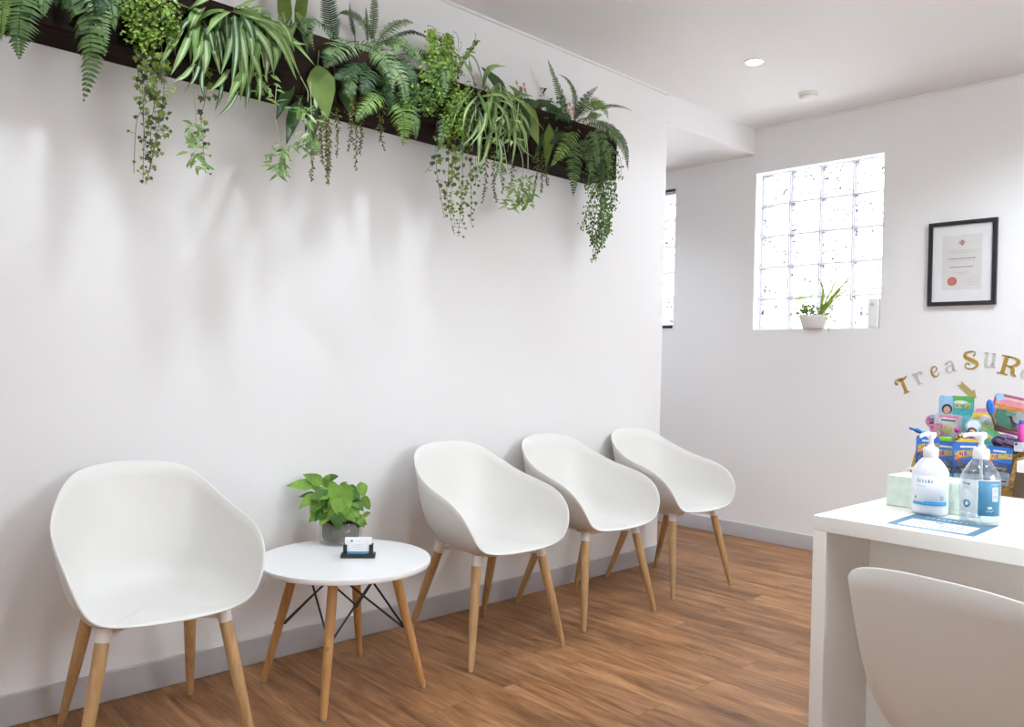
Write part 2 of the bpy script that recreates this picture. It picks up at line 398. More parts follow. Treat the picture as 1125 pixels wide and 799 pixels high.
# ------------------------------------------------------------------ light
sc = bpy.context.scene
wd = bpy.data.worlds.new('overcast_sky'); sc.world = wd; wd.use_nodes = True
bg = wd.node_tree.nodes['Background']; bg.inputs[0].default_value = (0.93, 0.96, 1.0, 1); bg.inputs[1].default_value = WORLD
sc.view_settings.view_transform = 'Standard'; sc.view_settings.look = 'None'; sc.view_settings.exposure = EXPO; sc.view_settings.gamma = 1.0
sc.view_settings.use_curve_mapping = False
sc.cycles.max_bounces = 10; sc.cycles.diffuse_bounces = 6; sc.cycles.transparent_max_bounces = 24
sc.cycles.use_denoising = True
sc.cycles.sample_clamp_indirect = 4.0

LIT = emitmat('lit_lamp', (1.0, 0.98, 0.95), 14.0)
DIML = mat('dark_baffle', (0.10, 0.085, 0.08), 0.4, 0.1)
def downlight(x, y, lit, power, label):
    t = thing('downlight', label, 'downlight', (x, y, H), 0, 'recessed ceiling downlights')
    MB().lathe([(0.040, -0.001), (0.041, -0.005), (0.050, -0.004), (0.052, -0.0005)], 32).build('trim_ring', WHITE_TRIM, t)
    MB().lathe([(0.0001, -0.0035), (0.0395, -0.0035), (0.0395, -0.0012), (0.0001, -0.0012)], 32).build('lamp_lens', LIT if lit else DIML, t)
    if power > 0:
        ld = bpy.data.lights.new('downlight_or_fill', 'SPOT'); ld.energy = power; ld.spot_size = math.radians(SPOT); ld.spot_blend = 0.9; ld.shadow_soft_size = 0.05; ld.color = LCOL
        lo = bpy.data.objects.new('downlight_or_fill', ld); C.objects.link(lo); lo.location = (x, y, H-0.02)
    return t
downlight(0.609, 3.733, True, PW*WK*0.45, 'small round ceiling downlight, glowing white')
downlight(0.600, 2.690, False, 0, 'unlit dark-lensed ceiling downlight above the chairs, cut by the top of the photo')
for (x, y) in ((0.6, 1.75), (0.6, 0.75)):
    ld = bpy.data.lights.new('downlight_or_fill', 'SPOT'); ld.energy = PW*WK; ld.spot_size = math.radians(SPOT); ld.spot_blend = 0.9; ld.shadow_soft_size = 0.05; ld.color = LCOL
    lo = bpy.data.objects.new('downlight_or_fill', ld); C.objects.link(lo); lo.location = (x, y, H-0.02)
for (x, y, k) in ((2.1, 4.0, 1.6), (2.1, 2.4, 0.65), (2.1, 0.9, 0.7), (3.7, 2.9, 1.3), (3.7, 1.9, 0.9), (-1.1, 3.9, 0.95)):  # added out-of-view spots to brighten back wall, desk area and alcove
    ld = bpy.data.lights.new('downlight_or_fill', 'SPOT'); ld.energy = PW*k*PR; ld.spot_size = math.radians(150); ld.spot_blend = 0.9; ld.shadow_soft_size = 0.05; ld.color = LCOL
    lo = bpy.data.objects.new('downlight_or_fill', ld); C.objects.link(lo); lo.location = (x, y, (ZB if x < 0 else H)-0.02)

# smoke detector
t = thing('smoke_detector', 'white round smoke detector on the ceiling near the back wall', 'smoke detector', (0.585, 4.374, H))
MB().lathe([(0.0001, -0.036), (0.030, -0.036), (0.042, -0.031), (0.047, -0.022), (0.050, -0.012), (0.052, -0.0005)], 40).build('detector_body', mat('aged_white_plastic', (0.80, 0.79, 0.74), 0.5, 0.02), t)
MB().lathe([(0.0485, -0.0185), (0.0505, -0.0185), (0.0505, -0.0155), (0.0485, -0.0155)], 40).build('vent_slot', mat('vent_grey', (0.5, 0.5, 0.47), 0.6), t)
# ------------------------------------------------------------------ chairs
CP = np.array([(0.215,0,0.405),(0.216,0.145,0.412),(0.224,0.218,0.444),(0.204,0.254,0.555),(0.090,0.271,0.620),(-0.088,0.257,0.644),(-0.230,0.213,0.711),(-0.307,0.159,0.772),(-0.334,0,0.783)])
def rim_curve(n=7):
    m = CP[1:-1][::-1].copy(); m[:, 1] *= -1
    full = np.vstack([CP, m]); K = len(full); out = []
    for i in range(K):
        a, b, c, d = full[i-1], full[i], full[(i+1) % K], full[(i+2) % K]
        for t in np.arange(n)/n:
            out.append(((1-t)**3*a+(3*t**3-6*t*t+4)*b+(-3*t**3+3*t*t+3*t+1)*c+t**3*d)/6)
    return np.array(out)
RIM = rim_curve()
def sstep(x):
    x = max(0.0, min(1.0, x)); return x*x*(3-2*x)
def shell_surface():
    nr = 22; K = len(RIM)
    c = np.array([-0.01, 0.0, 0.404])
    S = np.zeros((nr+1, K, 3))
    B1 = np.zeros((K, 3)); B2 = np.zeros((K, 3))
    for k in range(K):
        r = RIM[k]; front = sstep((r[0]-0.08)/0.13) * sstep((0.52-r[2])/0.11)
        h = r[2]-0.40
        b1 = np.array([r[0]*0.76, r[1]*0.78, 0.390+0.013*front])
        b2 = np.array([r[0]*0.95, r[1]*0.87, 0.388+0.10*h+0.034*front])
        if r[0] < 0:   # back leans more evenly
            w = min(1, -r[0]/0.25)
            b1 = b1*(1-w)+w*np.array([r[0]*0.74, r[1]*0.80, 0.381]); b2 = b2*(1-w)+w*np.array([r[0]*0.80, r[1]*0.88, 0.43])
        B1[k] = b1; B2[k] = b2
    for _ in range(10):
        B1 = 0.5*B1+0.25*(np.roll(B1, 1, 0)+np.roll(B1, -1, 0)); B2 = 0.5*B2+0.25*(np.roll(B2, 1, 0)+np.roll(B2, -1, 0))
    for i in range(nr+1):
        t = i/nr
        S[i] = (1-t)**3*c+3*(1-t)**2*t*B1+3*(1-t)*t*t*B2+t**3*RIM
    return S
SHELL_S = shell_surface()
def chair_shell_mesh():
    S = SHELL_S; nr, K = S.shape[0]-1, S.shape[1]
    du = np.zeros_like(S); du[1:-1] = S[2:]-S[:-2]; du[0] = S[1]-S[0]; du[-1] = S[-1]-S[-2]
    dk = np.roll(S, -1, 1)-np.roll(S, 1, 1)
    nrm = np.cross(du, dk); L = np.linalg.norm(nrm, axis=2, keepdims=True); nrm = nrm/np.maximum(L, 1e-9)
    nrm[0] = (0, 0, 1)
    if nrm[8, K//4][2] < 0: nrm = -nrm
    nrm[0] = (0, 0, 1)
    th = 0.0055
    O = S - nrm*th
    mb = MB(); vs = [S[0, 0]]; 
    for i in range(1, nr+1): vs += list(S[i])
    # rounded lip
    lip = S[-1] + (S[-1]-S[-2])/np.maximum(np.linalg.norm(S[-1]-S[-2], axis=1, keepdims=True), 1e-9)*0.0022 - nrm[-1]*th/2
    vs += list(lip)
    for i in range(nr, 0, -1): vs += list(O[i])
    vs.append(O[0, 0])
    rings = 2*nr+1
    fs = [(0, 1+k, 1+(k+1) % K) for k in range(K)]
    for i in range(rings-1):
        a = 1+i*K; b = a+K
        fs += [(a+k, b+k, b+(k+1) % K, a+(k+1) % K) for k in range(K)]
    last = len(vs)-1; a = 1+(rings-1)*K
    fs += [(a+k, last, a+(k+1) % K) for k in range(K)]
    mb.add(vs, fs, 0, True)
    return mb
FEET = {'front': (0.209, 0.227), 'rear': (-0.274, 0.189)}
TOPS = {'front': (0.138, 0.160), 'rear': (-0.138, 0.142)}
GLIDE = mat('grey_glide', (0.45, 0.42, 0.38), 0.5)
def make_chair(label):
    t = thing('armchair', label, 'chair', (0, 0, 0), 0, 'white shell waiting chairs')
    chair_shell_mesh().build('seat_shell', SHELL, t)
    # cross frame under the seat
    f = MB()
    for sx, key in ((1, 'front'), (-1, 'rear')):
        for sy in (-1, 1):
            a = TOPS[key]; f.tube([(0, 0, 0.3735), (a[0]*0.93, a[1]*sy*0.93, 0.3735)], 0.0070, 8)
    f.lathe([(0.05, 0.358), (0.06, 0.362), (0.06, 0.380)], 20)
    f.build('under_frame', CONN, t)
    for key in ('front', 'rear'):
        for sy in (-1, 1):
            T0 = Vector((TOPS[key][0], TOPS[key][1]*sy, 0.372)); F0 = Vector((FEET[key][0], FEET[key][1]*sy, 0.0))
            d = (F0-T0)
            pts = [T0+d*k for k in (0.02, 0.03, 0.25, 0.5, 0.75, 0.97, 0.993)]
            lg = MB().tube(pts, [0.0178, 0.0185, 0.0185, 0.0168, 0.0140, 0.0108, 0.0100], 16).build('leg', LEG, t)
            MB().tube([F0-d*0.007, F0-d*0.0002], 0.0085, 12).build('glide', GLIDE, lg)
            up = (T0-F0).normalized()
            Sf = SHELL_S.reshape(-1, 3); near = (Sf[:, 0]-T0.x*0.97)**2+(Sf[:, 1]-T0.y*0.97)**2 < 0.026**2
            e = Vector((T0.x*0.97, T0.y*0.97, float(Sf[near][:, 2].min())-0.0042))
            MB().tube([T0-up*0.012, T0, T0.lerp(e, 0.6), e], [0.0190, 0.0192, 0.0198, 0.0210], 16).build('leg_connector', CONN, t)
    return t
ch = make_chair('white shell armchair at far left, left of the round side table')
ch.location = (0.378, 0.874, 0); ch.rotation_euler = (0, 0, -0.102)
dup(ch, (0.390, 2.169, 0), -0.081, 'white shell armchair directly right of the round side table')
dup(ch, (0.358, 2.819, 0), -0.070, 'white shell armchair in the middle of the row of three right of the side table')
dup(ch, (0.336, 3.501, 0), -0.090, 'white shell armchair at the wall end, farthest right of the row along the wall')
dup(ch, (2.330, 1.785, 0), PI/2-0.12, 'white shell armchair seen from behind, drawn up to the white desk')

# ------------------------------------------------------------------ side table
TX, TY, TZ, TR = 0.400, 1.500, 0.447, 0.292
t = thing('side_table', 'round white side table with four splayed timber legs and black wire bracing', 'table', (TX, TY, 0))
MB().lathe([(0.0001, TZ-0.018), (TR-0.004, TZ-0.018), (TR-0.001, TZ-0.0165), (TR, TZ-0.009), (TR-0.001, TZ-0.0015), (TR-0.004, TZ), (0.0001, TZ)], 96, smooth=False).build('tabletop', LAMW, t)
lw = math.pi/4
tops = []; feet = []
for k in range(4):
    a = lw + k*PI/2 + 0.01
    T0 = Vector((0.165*math.cos(a), 0.165*math.sin(a), TZ-0.019)); F0 = Vector((0.277*math.cos(a)-0.018, 0.277*math.sin(a)+0.015, 0))
    tops.append(T0); feet.append(F0); d = F0-T0
    lg = MB().tube([T0+d*q for q in (0, 0.3, 0.6, 0.9, 0.985)], [0.0165, 0.0165, 0.0150, 0.0120, 0.0110], 16).build('leg', TLEG, t)
    MB().tube([F0-d*0.015, F0-d*0.0002], 0.0105, 12).build('foot_cap', clearmat('foot_cap_plastic', (0.9, 0.88, 0.84), 0.1, 0.3), lg)
    out = Vector((math.cos(a), math.sin(a), 0)); q = T0+d*0.5
    MB().tube([q+out*0.010, q+out*0.0185], 0.006, 10).build('bolt', CHROME, lg)
br = MB(); hubz = TZ-0.13
for k in range(4):
    q = tops[k]+(feet[k]-tops[k])*0.5; 
    inn = -Vector((q.x, q.y, 0)).normalized()
    p0 = q+inn*0.018
    for s in (-1, 1):
        o = tops[(k+s) % 4]; tgt = Vector((o.x*0.80, o.y*0.80, TZ-0.0215))
        off = Vector((0, 0, 0.003*s))
        br.tube([p0+off, p0.lerp(tgt, 0.5)+off, tgt], 0.0036, 8)
    br.tube([q, p0+inn*0.004], 0.006, 8)
for k in range(4):
    o = tops[k]; br.tube([(o.x*0.80, o.y*0.80, TZ-0.026), (o.x*0.8, o.y*0.8, TZ-0.0185)], 0.010, 10)
br.build('wire_brace', BLACKM, t)

# ------------------------------------------------------------------ potted plant on the table
SOIL = mat('dark_soil', (0.05, 0.032, 0.022), 0.95, 0.5, 90, 0.6, 120)
FELT = mat('grey_felt_liner', (0.17, 0.145, 0.13), 0.9, 0.25, 120, 0.4, 200)
def tri_leaf(mb, P, dirv, nrm, L, W, mi=0, kind='ovate', curl=0.25):
    """one leaf blade: folded and bowed, P = petiole end."""
    d = Vector(dirv).normalized(); n = Vector(nrm); n = (n-d*n.dot(d)); n = n.normalized() if n.length > 1e-4 else d.orthogonal().normalized()
    s = d.cross(n)
    prof = {'ovate': [(0, 0.10), (0.12, 0.62), (0.3, 1.0), (0.5, 0.92), (0.7, 0.62), (0.88, 0.25), (1, 0.0)],
            'round': [(0, 0.25), (0.1, 0.7), (0.3, 0.98), (0.5, 1.0), (0.75, 0.8), (0.92, 0.4), (1, 0.05)],
            'lance': [(0, 0.08), (0.15, 0.55), (0.4, 1.0), (0.6, 0.85), (0.8, 0.45), (1, 0.0)]}[kind]
    vs = []
    for (q, w) in prof:
        c = P+d*(q*L)+n*(-curl*L*q*q*0.5)
        up = n*(W*0.5*w*0.22)
        vs += [c+s*(W*0.5*w)+up, c, c-s*(W*0.5*w)+up]
    k = len(prof)
    fs = []
    for i in range(k-1): fs += [(3*i, 3*i+1, 3*i+4, 3*i+3), (3*i+1, 3*i+2, 3*i+5, 3*i+4)]
    mb.add(vs, fs, mi, True)
GLASS = clearmat('clear_pot_glass', (0.97, 0.985, 0.98), 0.06)
px0 = on_z(374, 596, TZ)
t = thing('potted_plant', 'leafy green pothos in a clear glass pot on the round side table', 'potted plant', (px0.x, px0.y, TZ))
ro = 0.078; hz = 0.082
MB().lathe([(0.0001, 0.0005), (ro-0.004, 0.0005), (ro, 0.004), (ro, hz), (ro-0.003, hz+0.001), (ro-0.004, hz), (ro-0.004, 0.007), (0.0001, 0.007)], 48).build('glass_pot', GLASS, t)
MB().lathe([(0.0001, 0.012), (0.060, 0.012), (0.066, 0.02), (0.069, hz-0.010), (0.0001, hz-0.008)], 40).build('liner', FELT, t)
so = MB(); g = 20
for _ in range(60):
    a = rnd.random()*2*PI; r = 0.062*math.sqrt(rnd.random()); z = hz-0.008
    so.lathe([(0.0001, -0.004), (0.005, 0), (0.0035, 0.004), (0.0001, 0.006)], 6, 0, (r*math.cos(a), r*math.sin(a), z))
so.build('soil', SOIL, t)
POTHOS = leafmat('pothos_leaf', (0.20, 0.36, 0.055), 0.4, 0.4, 18, 0.3)
POTHOSD = leafmat('dark_pothos_leaf', (0.07, 0.17, 0.035), 0.4, 0.3, 18, 0.2)
STEM = leafmat('pale_stem', (0.30, 0.34, 0.12), 0.5)
fl = MB(); st = MB()
r_, u_, f_ = Vector(AR), Vector(AU), Vector(AF)
def pot_pt(px, py, back):      # a point near the pot's axis seen at the pixel, pushed back/forward
    c = Vector((px0.x, px0.y, TZ)); d = Vector(ray(px, py)); s = (c-Vector(CAM)).dot(f_)+back
    return Vector(CAM)+d*s-c
LV = [(330,534,0.03,-1,0.25,40,24),(345,528,0.05,-0.7,.5,34,20),(358,531,0.02,.2,.6,28,22),(362,527,0.02,1,.5,24,14),(352,545,-.04,-.6,0,34,30),(338,552,-.03,-.9,-.4,32,26),(347,556,-.05,-.5,-.5,30,28),(356,549,-.05,.2,-.4,32,28),(364,541,-.03,.5,.2,34,26),(370,545,-.05,.4,-.5,30,26),(378,540,0,.8,.4,32,26),(386,543,.02,.9,-.2,32,26),(380,550,-.04,.5,-.7,28,28),(398,540,.03,.3,-.9,26,18),(402,554,.03,.4,-.9,22,14),(392,556,.0,.8,-.3,28,22),(388,562,-.02,.7,-.5,28,24),(372,558,-.07,.2,-.8,28,24),(362,562,-.06,-.3,-.7,30,26),(352,566,-.05,-.7,-.5,28,26),(346,568,-.03,-.8,-.5,28,24),(376,566,-.06,.4,-.6,26,24),(395,573,-.02,.8,-.5,24,20),(371,574,-.085,0,-.9,26,24),(366,538,.05,-.2,.8,30,20),(374,536,.06,.4,.7,28,18),(350,540,.06,-.4,.6,30,20),(382,556,.06,.3,.2,30,24),(360,556,.05,-.3,.3,30,26),(396,578,-.02,.5,.3,22,14),(401,568,.0,.5,.6,18,12),(340,546,.06,-.8,.3,30,20),(368,552,-.06,.1,.5,30,26),(384,568,-.05,.5,-.2,26,22),(357,570,-.06,-.4,-.4,28,24)]
pxm = 1/300.0
for i, (x, y, bk, dx, dy, L, W) in enumerate(LV):
    P = pot_pt(x, y, bk); d = r_*dx+u_*dy-f_*(0.25+0.3*rnd.random())
    P = P+u_*0.006; Pb = P-d.normalized()*(L*pxm*0.37)
    tri_leaf(fl, Pb, d, u_*(0.8+rnd.uniform(-.3, .3))-f_*0.7+r_*rnd.uniform(-.5, .5), L*pxm*0.74, W*pxm*0.72, 1 if i % 4 == 3 else 0, 'ovate' if L > 24 else 'round', 0.5)
    b0 = Vector((P.x*0.25, P.y*0.25, hz-0.008)); mid = b0.lerp(Pb, 0.55)+Vector((0, 0, 0.02))
    st.tube([b0, mid, Pb], 0.0014, 5)
fl.build('foliage', [POTHOS, POTHOSD], t); st.build('stems', STEM, t)

# ------------------------------------------------------------------ business cards
pc = on_z(393.5, 612, TZ)
ang = math.atan2(AR[1], AR[0])+0.10
t = thing('card_holder', 'small black business card holder on the front of the side table', 'card holder', (pc.x, pc.y, TZ), ang)
MB().bbox((-0.058, -0.024, 0.0004), (0.058, 0.024, 0.012), 0.002).build('base', BLACKP, t)
MB().bbox((-0.050, -0.016, 0.0118), (-0.037, -0.010, 0.045), 0.002).build('front_post', BLACKP, t)
MB().bbox((0.037, -0.016, 0.0118), (0.050, -0.010, 0.045), 0.002).build('front_post', BLACKP, t)
MB().bbox((-0.050, 0.010, 0.0118), (0.050, 0.014, 0.045), 0.002).build('back_plate', BLACKP, t)
CARDW = mat('card_white', (0.86, 0.87, 0.89), 0.5, 0.01); CBLUE = mat('card_blue', (0.10, 0.32, 0.62), 0.5, 0.1); INK = mat('grey_ink', (0.32, 0.34, 0.38), 0.6); PALEINK = mat('pale_ink', (0.62, 0.66, 0.74), 0.6)
yy = -0.0099
emb = MB(); emb.lathe([(0.0001, 0), (0.0045, 0), (0.0045, 0.0005), (0.0001, 0.0005)], 16, 1)
T = Matrix.Translation((-0.022, -0.0094, 0.057)) @ Matrix.Rotation(PI/2, 4, 'X')
cards2 = MB(); cards2.box((-0.045, -0.0095, 0.0125), (0.045, 0.006, 0.0665), 0); cards2.box((-0.045, yy, 0.0125), (0.045, -0.0094, 0.021), 1)
for seg in ((-0.010, 0.012, 0.056), (-0.012, 0.020, 0.044), (-0.020, 0.015, 0.040), (-0.018, 0.024, 0.034), (-0.012, 0.018, 0.029)):
    cards2.box((seg[0], yy, seg[2]), (seg[1], -0.0094, seg[2]+0.0016), 3)
cards2.add([T @ Vector(v) for v in emb.v], emb.f, 1)
o = cards2.build('business_cards', [CARDW, CBLUE, INK, PALEINK], loc=(pc.x, pc.y, TZ)); o.rotation_euler = (0, 0, ang)
tag(o, 'white business cards with blue lower edge standing in the black holder', 'business cards')
# ------------------------------------------------------------------ desk
DZ = 0.75
DX0, DX1, DY0, DY1 = 1.806, 3.45, 2.022, 2.832
t = thing('reception_desk', 'white waterfall desk with slab side and recessed back panel, right foreground', 'desk', (DX0, DY0, 0))
L_, D_ = DX1-DX0, DY1-DY0
MB().bbox((0, 0, DZ-0.040), (L_, D_, DZ), 0.0025).build('desktop', DESKW, t)
MB().bbox((0, 0, 0.0005), (0.036, D_, DZ-0.0402), 0.0025).build('side_panel', DESKW, t)
MB().bbox((L_-0.036, 0, 0.0005), (L_, D_, DZ-0.0402), 0.0025).build('side_panel', DESKW, t)
MB().bbox((0.0362, 0.27, 0.02), (L_-0.0362, 0.29, DZ-0.0402), 0.0015).build('modesty_panel', DESKW, t)

# taller white counter beyond the desk
t = thing('side_counter', 'taller white counter with overhanging top, cut by the right edge behind the desk', 'counter', (2.06, 2.88, 0))
MB().bbox((-0.012, 0.0, 0.822), (1.3, 0.46, 0.858), 0.003).build('countertop', LAMW, t)
MB().bbox((0.012, 0.02, 0.0005), (1.28, 0.44, 0.8215), 0.002).build('cabinet_body', LAMW, t)

# ------------------------------------------------------------------ tissue box
TGREEN = mat('pale_green_print', (0.66, 0.75, 0.66), 0.6, 0.09, 45)
TGREEN2 = mat('pale_green_leaf_print', (0.58, 0.69, 0.58), 0.6, 0.08, 30)
TWHITE = mat('tissue_white', (0.88, 0.88, 0.87), 0.8, 0.01)
bl = on_z(973.5, 555, DZ)
tb = thing('tissue_box', 'long pale green tissue box on the desk behind the pump bottles', 'tissue box', (bl.x, bl.y, DZ), math.radians(-2.5))
w_, d_, h_ = 0.232, 0.115, 0.086
pr = MB(); pr.bbox((0, 0, 0.0004), (w_, d_, h_), 0.002)
for i in range(14):      # soft leaf pattern on the front face
    cx = rnd.uniform(0.015, w_-0.015); cz = rnd.uniform(0.02, h_-0.014); a = rnd.uniform(0, PI); L = rnd.uniform(.008, .016)
    pts = []
    for q in range(10):
        an = 2*PI*q/10; x, y = L*math.cos(an), L*0.32*math.sin(an)
        pts.append((x*math.cos(a)-y*math.sin(a), x*math.sin(a)+y*math.cos(a)))
    pr.prism(pts, 0, 0.0003, 1, Matrix.Translation((cx, -0.0001, cz)) @ Matrix.Rotation(PI/2, 4, 'X'))
for i in range(9): pr.box((0.128+i*0.009, -0.0004, 0.011), (0.128+i*0.009+0.006, 0.0, 0.0165), 1)
pr.build('carton', [TGREEN, TGREEN2], tb)
top = MB(); top.prism([(0.05+0.065*(1+math.cos(a)), d_/2+0.028*math.sin(a)) for a in np.arange(0, 2*PI, PI/14)], h_, h_+0.0006); top.build('opening', TWHITE, tb)
ts = MB(); n = 12; rows = 7
vs = []
for i in range(rows):
    q = i/(rows-1)
    for j in range(n):
        a = j/(n-1)
        vs.append((0.055+0.060*a - 0.018*q*q*(1-a)-0.005*q, d_/2+0.012*math.sin(a*9+q*2)*(0.4+q*0.8)-0.01*q, h_+0.0005+q*(0.014+0.012*math.sin(a*3.0+0.4))))
ts.add(vs, [(i*n+j, i*n+j+1, (i+1)*n+j+1, (i+1)*n+j) for i in range(rows-1) for j in range(n-1)], 0, True)
ts.build('tissue', TWHITE, tb)

# ------------------------------------------------------------------ notice lying on the desk
NBLUE = mat('notice_blue', (0.085, 0.20, 0.30), 0.5, 0.05)
pf = [on_z(969.8, 575.3, DZ), on_z(1071.9, 591.2, DZ), on_z(1086.5, 579, DZ), on_z(1002, 565.6, DZ)]
o0 = pf[0]; ex = (pf[1]-pf[0]); ey = (pf[3]-pf[0]); wN = ex.length; T0 = basis((o0.x, o0.y, DZ+0.0003), ex, ey)
hN = 0.215
n = MB(); n.box((0, 0, 0), (wN, hN, 0.0006), 0, T0)
z1 = 0.0006; n.box((0.005, 0.005, z1), (wN-0.005, hN-0.005, z1+0.0002), 1, T0)
n.box((0.026, 0.024, z1+0.0002), (wN-0.026, hN-0.085, z1+0.0004), 0, T0)
z2 = z1+0.0004
for i, (a, b_) in enumerate(((.05, .15), (.04, .16), (.045, .13), (.05, .155))):
    x = a
    while x < b_:
        l = rnd.uniform(.006, .014); n.box((x, 0.040+i*0.017, z2), (min(x+l, b_), 0.0465+i*0.017, z2+0.0002), 2, T0); x += l+0.004
n.box((0.085, 0.108, z2), (0.105, 0.122, z2+0.0002), 1, T0)
for i in range(9): n.box((0.045+i*0.013, hN-0.05, z1+0.0002), (0.052+i*0.013, hN-0.035, z1+0.0004), 3, T0)
for i in range(11): n.box((0.03+i*0.014, 0.011, z1+0.0002), (0.04+i*0.014, 0.0145, z1+0.0004), 3, T0)
tag(n.build('printed_notice', [CARDW, NBLUE, mat('dark_slate_ink', (0.10, 0.12, 0.16), 0.6), mat('pale_blue_ink', (0.45, 0.60, 0.72), 0.5)]), 'printed sheet with blue border lying flat on the desk under the bottles', 'notice')

# ------------------------------------------------------------------ pump bottles
OPAQ = mat('milky_bottle_plastic', (0.84, 0.86, 0.90), 0.35, 0.015)
LBL = mat('label_white', (0.83, 0.85, 0.90), 0.45, 0.01); LBLUE = mat('label_bright_blue', (0.05, 0.36, 0.72), 0.45, 0.08); LNAVY = mat('label_steel_blue', (0.055, 0.215, 0.36), 0.45, 0.06)
GRN = mat('label_green', (0.10, 0.45, 0.15), 0.5)
CLEARB = clearmat('clear_bottle_plastic', (0.93, 0.955, 0.965), 0.16, 0.05)
def arc_patch(mb, r, a0, a1, z0, z1, mi, n=14, th=0.0004):
    vs = []
    for (rr) in (r, r+th):
        for z in (z0, z1):
            for i in range(n+1):
                a = a0+(a1-a0)*i/n; vs.append((rr*math.sin(a), -rr*math.cos(a), z))
    N = n+1; fs = []
    for i in range(n):
        fs += [(2*N+i, 2*N+i+1, 3*N+i+1, 3*N+i), (i, N+i, N+i+1, i+1), (i, i+1, 2*N+i+1, 2*N+i), (N+i, 3*N+i, 3*N+i+1, N+i+1)]
    fs += [(0, 2*N, 3*N, N), (n, N+n, 3*N+n, 2*N+n)]
    mb.add(vs, fs, mi, True)
def wrap(r, a0, z0):
    return lambda p: Vector((r*math.sin(a0+p.x/r), -r*math.cos(a0+p.x/r), z0+p.y))
def pump(t, z, noz_dir, r=0.0175):
    MB().lathe([(r*0.98, z), (r*1.06, z+0.001), (r*1.08, z+0.022), (r*0.95, z+0.026), (r*0.55, z+0.028), (r*0.40, z+0.034), (r*0.40, z+0.0355)], 28).build('pump_collar', PLASTW, t)
    m = MB(); m.lathe([(0.0055, z+0.0352), (0.0055, z+0.048), (0.010, z+0.052), (0.0125, z+0.058), (0.0125, z+0.0645), (0.0105, z+0.0665), (0.0001, z+0.067)], 24)
    d = Vector(noz_dir).normalized()
    m.tube([Vector((0, 0, z+0.061)), d*0.02+Vector((0, 0, z+0.062)), d*0.036+Vector((0, 0, z+0.061)), d*0.043+Vector((0, 0, z+0.055))], [0.0062, 0.0056, 0.0046, 0.0040], 12)
    m.build('pump_head', PLASTW, t)
p1 = on_z(1021, 564.5, DZ); facing = math.atan2(CAM[0]-p1.x, -(CAM[1]-p1.y))     # label faces the room
b1 = thing('pump_bottle', 'milky white pump bottle with pale label and blue stripe, on the desk', 'pump bottle', (p1.x, p1.y, DZ+0.0012), facing)
rb = 0.0445
MB().lathe([(0.0001, 0.002), (rb-0.006, 0.0003), (rb-0.001, 0.004), (rb, 0.010), (rb, 0.110), (rb-0.004, 0.122), (rb-0.014, 0.136), (0.022, 0.146), (0.0165, 0.150), (0.0165, 0.158)], 56).build('bottle_body', OPAQ, b1)
lb = MB(); arc_patch(lb, rb+0.0002, -1.05, 1.05, 0.024, 0.104, 0); arc_patch(lb, rb+0.0006, -1.05, 1.05, 0.027, 0.034, 1)
arc_patch(lb, rb+0.0006, -0.3, 1.05, 0.034, 0.037, 1)
for i in range(6): arc_patch(lb, rb+0.0006, -0.75+i*0.16, -0.66+i*0.16, 0.086, 0.096, 2 if i != 4 else 3)
for i in range(4): arc_patch(lb, rb+0.0006, -0.78+i*0.15, -0.68+i*0.15, 0.076, 0.0785, 2)
for i in range(3): arc_patch(lb, rb+0.0006, 0.55, 0.78, 0.042+i*0.004, 0.044+i*0.004, 3)
lb.prism([(-0.005, 0), (0.005, 0), (0, 0.008)], 0, 0.0005, 4, Matrix.Rotation(-0.82, 4, 'Z').inverted() @ Matrix.Translation((0, -rb-0.0011, 0.043)) @ Matrix.Rotation(PI/2, 4, 'X') if False else Matrix.Rotation(-0.82, 4, 'Z') @ Matrix.Translation((0, -rb-0.0011, 0.043)) @ Matrix.Rotation(PI/2, 4, 'X'))
lb.build('label', [LBL, LBLUE, mat('label_lilac', (0.52, 0.62, 0.80), 0.5), INK, GRN], b1)
pump(b1, 0.150, Matrix.Rotation(-facing, 3, 'Z') @ (Vector(AR)*-0.8-Vector(AF)*0.4))
p2 = on_z(1076, 575.5, DZ); facing = math.atan2(CAM[0]-p2.x, -(CAM[1]-p2.y))
b2 = thing('pump_bottle', 'clear pump bottle of gel with steel-blue barcode label, right on the desk', 'pump bottle', (p2.x, p2.y, DZ+0.0012), facing)
rb = 0.0455
MB().lathe([(0.0001, 0.002), (rb-0.006, 0.0003), (rb-0.001, 0.004), (rb, 0.010), (rb, 0.112), (rb-0.005, 0.128), (rb-0.016, 0.146), (0.024, 0.156), (0.0165, 0.162), (0.0165, 0.170)], 56).build('bottle_body', CLEARB, b2)
MB().lathe([(0.0001, 0.004), (rb-0.004, 0.006), (rb-0.003, 0.110), (rb-0.0034, 0.1165), (0.0001, 0.1168)], 40).build('gel', clearmat('clear_gel', (0.93, 0.96, 0.975), 0.05, 0.10), b2)
MB().tube([(0, 0, 0.012), (0.003, 0, 0.08), (0, 0, 0.16)], 0.0035, 10).build('dip_tube', clearmat('dip_tube_plastic', (0.95, 0.95, 0.95), 0.1, 0.5), b2)
lb = MB(); arc_patch(lb, rb+0.0003, -0.10, 1.12, 0.026, 0.112, 0, 18); arc_patch(lb, rb+0.0003, -1.2, -0.12, 0.030, 0.112, 5, 14)
arc_patch(lb, rb+0.0007, -0.10, 1.12, 0.112, 0.114, 1)
arc_patch(lb, rb+0.0007, 0.60, 0.95, 0.062, 0.097, 1)
x = 0.63
while x < 0.92:
    wv = rnd.choice((.010, .016, .022)); 
    x += wv+0.012
for i in range(7): arc_patch(lb, rb+0.0010, 0.64, 0.91, 0.066+i*0.0043, 0.066+i*0.0043+rnd.choice((.0014, .0022, .003)), 3, 6)
